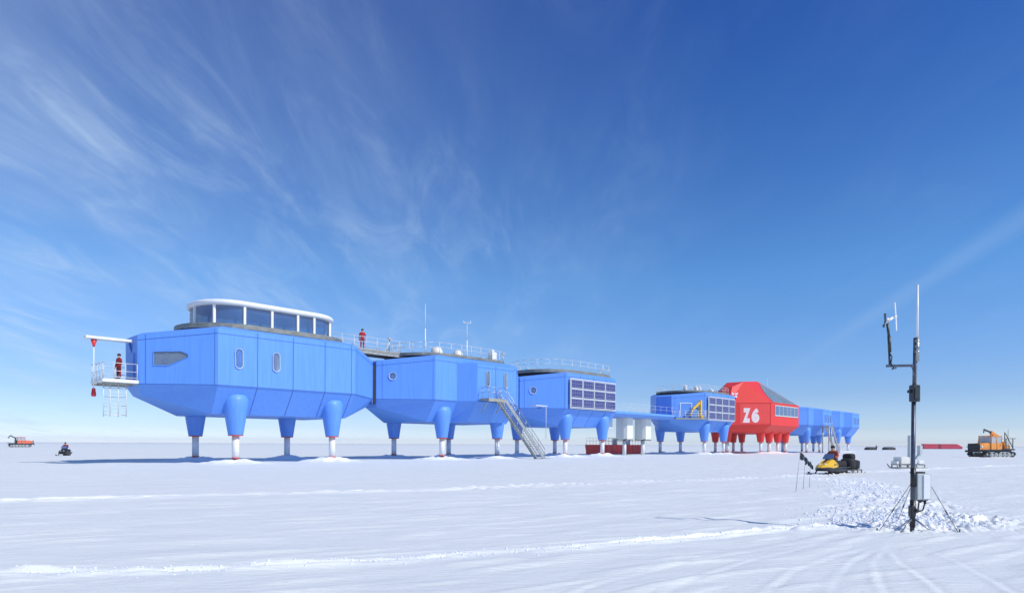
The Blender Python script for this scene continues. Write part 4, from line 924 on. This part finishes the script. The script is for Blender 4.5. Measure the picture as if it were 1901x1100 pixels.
# ---- weather mast  (scale here about 104 photo px per metre)
PIPE = mat('mast_pipe', (.10, .115, .15), .4, .5, noise=.35, nscale=9)
def mast():
    q = MAST.copy(); q.z = gz(q.x, q.y)
    t = thing('weather_mast', q, 0, 'tall metal weather mast with wind sensor, antenna and grey cabinet in trampled snow', 'weather mast')
    k = 1/104.0
    def V(px, py, y=0): return Vector(((px-1693)*k, y, (988-py)*k))
    m = MB(); m.tube(V(1694,992), V(1696,740), .036, 12); m.tube(V(1696,742), V(1698.5,628), .030, 12); m.build('pole', PIPE, t)
    m = MB(); m.tube(V(1700,740,.03), V(1702,640,.03), .028, 10); m.build('upper_tube', SPIPE, t)
    m = MB(); m.tube(V(1702,648), V(1702.5,530), .020, 10, .017); ao = m.build('antenna', WPLAST, t)
    m = MB(); m.tube(V(1701,672), V(1701.5,628), .043, 12)
    for z in (636,646,656): m.lathe([(.05,0),(.055,.012),(.05,.03)], V(1701,z), 12)
    m.build('clamp', SPIPE, ao)
    m = MB(); m.beam(V(1645,680.5), V(1698,679.5), .035, .045); m.tube(V(1655,686), V(1663,684),.016,6); m.path([V(1690,681,-.03),V(1693,690,-.03),V(1694,718,-.03)],.010); ar = m.build('crossarm', PIPE, t)
    m = MB(); m.tube(V(1651,682), V(1650,655),.018,8); m.path([V(1649,655,-.02),V(1654,664,-.02),V(1652,675,-.02),V(1657,684,-.02)],.010); m.tube(V(1651,655),V(1649.5,625),.028,10); m.tube(V(1649.5,628),V(1646,600),.022,10); ws = m.build('sensor_post', DSTEEL, ar)
    m = MB(); m.tube(V(1645,602),V(1647,592),.022,8); m.tube(V(1645,598),V(1656,591),.030,12,.022); m.build('wind_sensor', WPLAST, ws)
    m = MB()
    m.plate([V(1640,583,-.004),V(1644,583,-.004),V(1643.5,596,-.004),V(1641,596,-.004)], (0,1,0), .012); m.plate([V(1637.5,604,-.004),V(1642,602,-.004),V(1641,609,-.004),V(1638,609,-.004)], (0,1,0), .012); m.tube(V(1641.5,596),V(1641,603),.008,6); m.tube(V(1645,596),V(1641,600),.010,6); m.build('tail_vane', DSTEEL, ws)
    m = MB(); c = V(1661,589); m.tube(c-Vector((.03,0,0)), c+Vector((.02,0,0)), .022, 10)
    for a in (0, PI):
        d = Vector((0, .10*math.cos(a), math.cos(a))).normalized(); m.plate([c+d*.02+Vector((-.008,-.022,0)), c+d*.255+Vector((-.016,-.03,0)), c+d*.255+Vector((.010,.03,0)), c+d*.02+Vector((.008,.022,0))], (1,0,0), .018)
    m.build('propeller', WPLAST, ws)
    m = MB(); m.bbox(V(1689.5,0).x, V(1703.5,0).x, -.08, .05, V(0,747).z, V(0,716).z, .012); m.tube(V(1690,728,-.02), V(1684,728,-.02), .030, 10); m.bbox(V(1692,0).x,V(1700,0).x,-.10,-.08,V(0,742).z,V(0,722).z,.005); m.build('junction_box', DSTEEL, t)
    m = MB(); x0, x1, z0, z1 = V(1700.5,0).x, V(1727,0).x, V(0,929).z, V(0,880).z
    m.bbox(x0, x1, -.05, .16, z0, z1, .01); cbx = m.build('cabinet', GREYBOX, t)
    m = MB(); m.bbox(x0+.10, x1-.035, -.068, -.048, z0+.02, z1-.02, .006); m.build('cabinet_door', WPLAST, cbx)
    m = MB(); m.box(x0-.05,x1-.1,-.02,.1,z1,z1+.03); m.build('bracket', BLACK, cbx); m = MB(); m.box(x0+.02,x0+.10,-.06,-.02,z0-.03,z0+.0); m.box(x0+.02,x1-.05,-.03,.05,z0-.014,z0-.002); m.tube((x1-.09,0,z0),(x1-.09,0,z0-.07),.022,8); m.tube((x1-.16,0,z0),(x1-.18,0,z0-.05),.018,8); m.build('cable_gland', BLACK, cbx)
    m = MB(); m.path([(x1-.09,0,z0-.05),(x1-.14,-.02,z0-.18),V(1703,952),V(1697,955)],.012); m.path([(x0+.06,0,z0-.02),V(1705,945),V(1699,950)],.012); m.build('cable', RUBBER, t)
    m = MB(); m.bbox(V(1689,0).x,V(1698,0).x,-.06,.05,V(0,960).z,V(0,940).z,.012); m.tube(V(1696,948,-.05),V(1702,948,-.05),.03,10); m.tube(V(1695.5,905),V(1695.5,870),.044,12); m.tube(V(1694.5,980),V(1695,930),.045,12); m.build('battery_box', BLACK, t)
    hub = V(1695,962)
    for a in (200, 330, 85):
        e = Vector((math.cos(math.radians(a))*.34, math.sin(math.radians(a))*.5, -.03)); m = MB(); m.tube(hub, e, .014, 8); m.build('tripod_leg', SPIPE, t)
    top = V(1694,892)
    for n_, (px, py, yy) in enumerate(((1629,984,-.0),(1775,1000,-.1),(1745,940,1.3))):
        e = V(px, 990, yy); e.z = -.04; st = top+Vector((.02,0,0))
        if n_ == 1: st = V(1727,900)
        m = MB(); m.tube(st, e, .005, 6); m.tube(st.lerp(e,.52), st.lerp(e,.60), .012, 8); m.tube(e, e+Vector((0,0,.1)), .012, 6); m.build('guy_wire', DSTEEL, t)
mast()

# ------------------------------------------------------------------ haze
hz = MB(); hz.box(-1500, 1500, -60, 2600, -1.8, 18.5)
ho2 = hz.build('haze', [], kind='stuff'); ho2['label'] = 'thin ice haze low over the snow'; ho2['category'] = 'haze'
hm = bpy.data.materials.new('haze'); hm.use_nodes = True; nt = hm.node_tree; nt.nodes.remove(nt.nodes['Principled BSDF'])
pv = nt.nodes.new('ShaderNodeVolumePrincipled'); pv.inputs['Color'].default_value = (.86, .92, 1, 1); pv.inputs['Density'].default_value = .00022
nt.links.new(pv.outputs[0], nt.nodes['Material Output'].inputs['Volume']); ho2.data.materials.append(hm)

# ------------------------------------------------------------------ light, sky, camera
sd = Vector((.86, -.51, 0)).normalized(); EL = math.radians(43)
sun_dir = Vector((sd.x*math.cos(EL), sd.y*math.cos(EL), math.sin(EL)))
sl_ = bpy.data.lights.new('sun', 'SUN'); sl_.energy = 3.6; sl_.angle = math.radians(.5); sl_.color = (1, .965, .91)
so = bpy.data.objects.new('sun', sl_); COL.objects.link(so); so.rotation_euler = (-sun_dir).to_track_quat('-Z', 'Y').to_euler()
w = bpy.data.worlds.new('World'); S.world = w; w.use_nodes = True; nt = w.node_tree; N = nt.nodes.new; LK = nt.links.new
bg = nt.nodes['Background']
sky = N('ShaderNodeTexSky'); sky.sky_type = 'NISHITA'; sky.sun_disc = False; sky.sun_elevation = EL; sky.sun_rotation = math.atan2(sd.x, sd.y)
sky.altitude = 1200; sky.air_density = 1.0; sky.dust_density = .3; sky.ozone_density = 3.5
tc = N('ShaderNodeTexCoord'); sep = N('ShaderNodeSeparateXYZ'); LK(tc.outputs['Generated'], sep.inputs[0])
def mth(op, a, b=None, c=None, clamp=False):
    n = N('ShaderNodeMath'); n.operation = op; n.use_clamp = clamp
    for k, x in enumerate((a, b, c)):
        if x is None: continue
        if isinstance(x, (int, float)): n.inputs[k].default_value = x
        else: LK(x, n.inputs[k])
    return n.outputs[0]
zz = mth('MAXIMUM', sep.outputs[2], 0.0)
# deepen the blue with elevation (polarised look of the photograph)
el = N('ShaderNodeMapRange'); el.inputs[1].default_value = 0; el.inputs[2].default_value = .6; LK(zz, el.inputs[0])
ramp = N('ShaderNodeValToRGB'); cr = ramp.color_ramp; LK(el.outputs[0], ramp.inputs[0])
cr.elements[0].position = 0; cr.elements[0].color = (.98, 1.06, 1.38, 1); cr.elements[1].position = 1; cr.elements[1].color = (.075, .38, .96, 1)
e = cr.elements.new(.04); e.color = (.70, .79, 1.05, 1); e = cr.elements.new(.12); e.color = (.58, .69, .93, 1); e = cr.elements.new(.40); e.color = (.46, .80, 1.08, 1)
mul = N('ShaderNodeMix'); mul.data_type = 'RGBA'; mul.blend_type = 'MULTIPLY'; mul.inputs[0].default_value = 1; LK(sky.outputs[0], mul.inputs[6]); LK(ramp.outputs[0], mul.inputs[7])
# cirrus on a high flat layer
den = mth('ADD', zz, .12)
cx = mth('DIVIDE', sep.outputs[0], den); cy = mth('DIVIDE', sep.outputs[1], den)
cmb = N('ShaderNodeCombineXYZ'); LK(cx, cmb.inputs[0]); LK(cy, cmb.inputs[1])
def cirrus(rot, sc, nscale, lo, hi, dist, off=(0,0,0), det=8):
    mp = N('ShaderNodeMapping'); mp.inputs['Rotation'].default_value = (0,0,math.radians(rot)); mp.inputs['Scale'].default_value = sc; mp.inputs['Location'].default_value = off; LK(cmb.outputs[0], mp.inputs[0])
    n = N('ShaderNodeTexNoise'); n.inputs['Scale'].default_value = nscale; n.inputs['Detail'].default_value = det; n.inputs['Roughness'].default_value = .64; n.inputs['Distortion'].default_value = dist; LK(mp.outputs[0], n.inputs[0])
    r = N('ShaderNodeMapRange'); r.inputs[1].default_value = lo; r.inputs[2].default_value = hi; r.interpolation_type = 'SMOOTHSTEP'; LK(n.outputs[0], r.inputs[0]); return r.outputs[0]
c1 = cirrus(10, (1.5, .45, 1), 1.5, .38, .85, .7, (.7,.3,0), 12)
c2 = cirrus(-30, (2.4, .7, 1), 1.9, .42, .82, 1.2, (3,1,0), 12)
c3 = cirrus(10, (1, 1, 1), .45, .35, .62, .2, (1.5,4,0), 3)
# more veil on the left (west) part of the sky
az = mth('DIVIDE', sep.outputs[0], mth('MAXIMUM', mth('ABSOLUTE', sep.outputs[1]), .1))
mk = N('ShaderNodeMapRange'); mk.inputs[1].default_value = .34; mk.inputs[2].default_value = -.75; mk.inputs[3].default_value = .07; mk.inputs[4].default_value = 1.0; LK(az, mk.inputs[0])
tot = mth('MULTIPLY', mth('ADD', mth('MULTIPLY', c1, .44), mth('MULTIPLY', c2, .46)), mth('ADD', mth('MULTIPLY', c3, .7), .3))
tot = mth('MULTIPLY', tot, mk.outputs[0])
veil = mth('MULTIPLY', mk.outputs[0], .15)
# one long thin streak low on the right
dl = mth('ABSOLUTE', mth('ADD', mth('MULTIPLY', mth('SUBTRACT', cx, 1.66), -.996), mth('MULTIPLY', mth('SUBTRACT', cy, 3.27), .087)))
st = N('ShaderNodeMapRange'); st.interpolation_type = 'SMOOTHSTEP'; st.inputs[1].default_value = .10; st.inputs[2].default_value = 0; LK(mth('ADD', dl, mth('MULTIPLY', c2, .05)), st.inputs[0])
st2 = N('ShaderNodeMapRange'); st2.interpolation_type = 'SMOOTHSTEP'; st2.inputs[1].default_value = 4.6; st2.inputs[2].default_value = 2.6; LK(cy, st2.inputs[0])
tot = mth('ADD', tot, mth('MULTIPLY', mth('MULTIPLY', st.outputs[0], st2.outputs[0]), .10))
tot = mth('MINIMUM', mth('ADD', tot, veil), .75)
mixc = N('ShaderNodeMix'); mixc.data_type = 'RGBA'; LK(tot, mixc.inputs[0]); LK(mul.outputs[2], mixc.inputs[6]); mixc.inputs[7].default_value = (4.1, 5.3, 6.8, 1)
LK(mixc.outputs[2], bg.inputs[0]); bg.inputs[1].default_value = .13

cam = bpy.data.cameras.new('camera'); co = bpy.data.objects.new('camera', cam); COL.objects.link(co); S.camera = co
cam.sensor_width = 36; cam.lens = F/1901*36; cam.shift_y = (824-550)/1901; cam.clip_end = 100000; cam.clip_start = .1
co.matrix_world = Matrix.Translation((0,0,HC)) @ Matrix.Rotation(PI/2, 4, 'X') @ Matrix.Rotation(ROLL, 4, 'Z')
S.view_settings.view_transform = 'Standard'; S.view_settings.look = 'None'; S.view_settings.exposure = .13; S.view_settings.gamma = 1
S.render.engine = 'CYCLES'
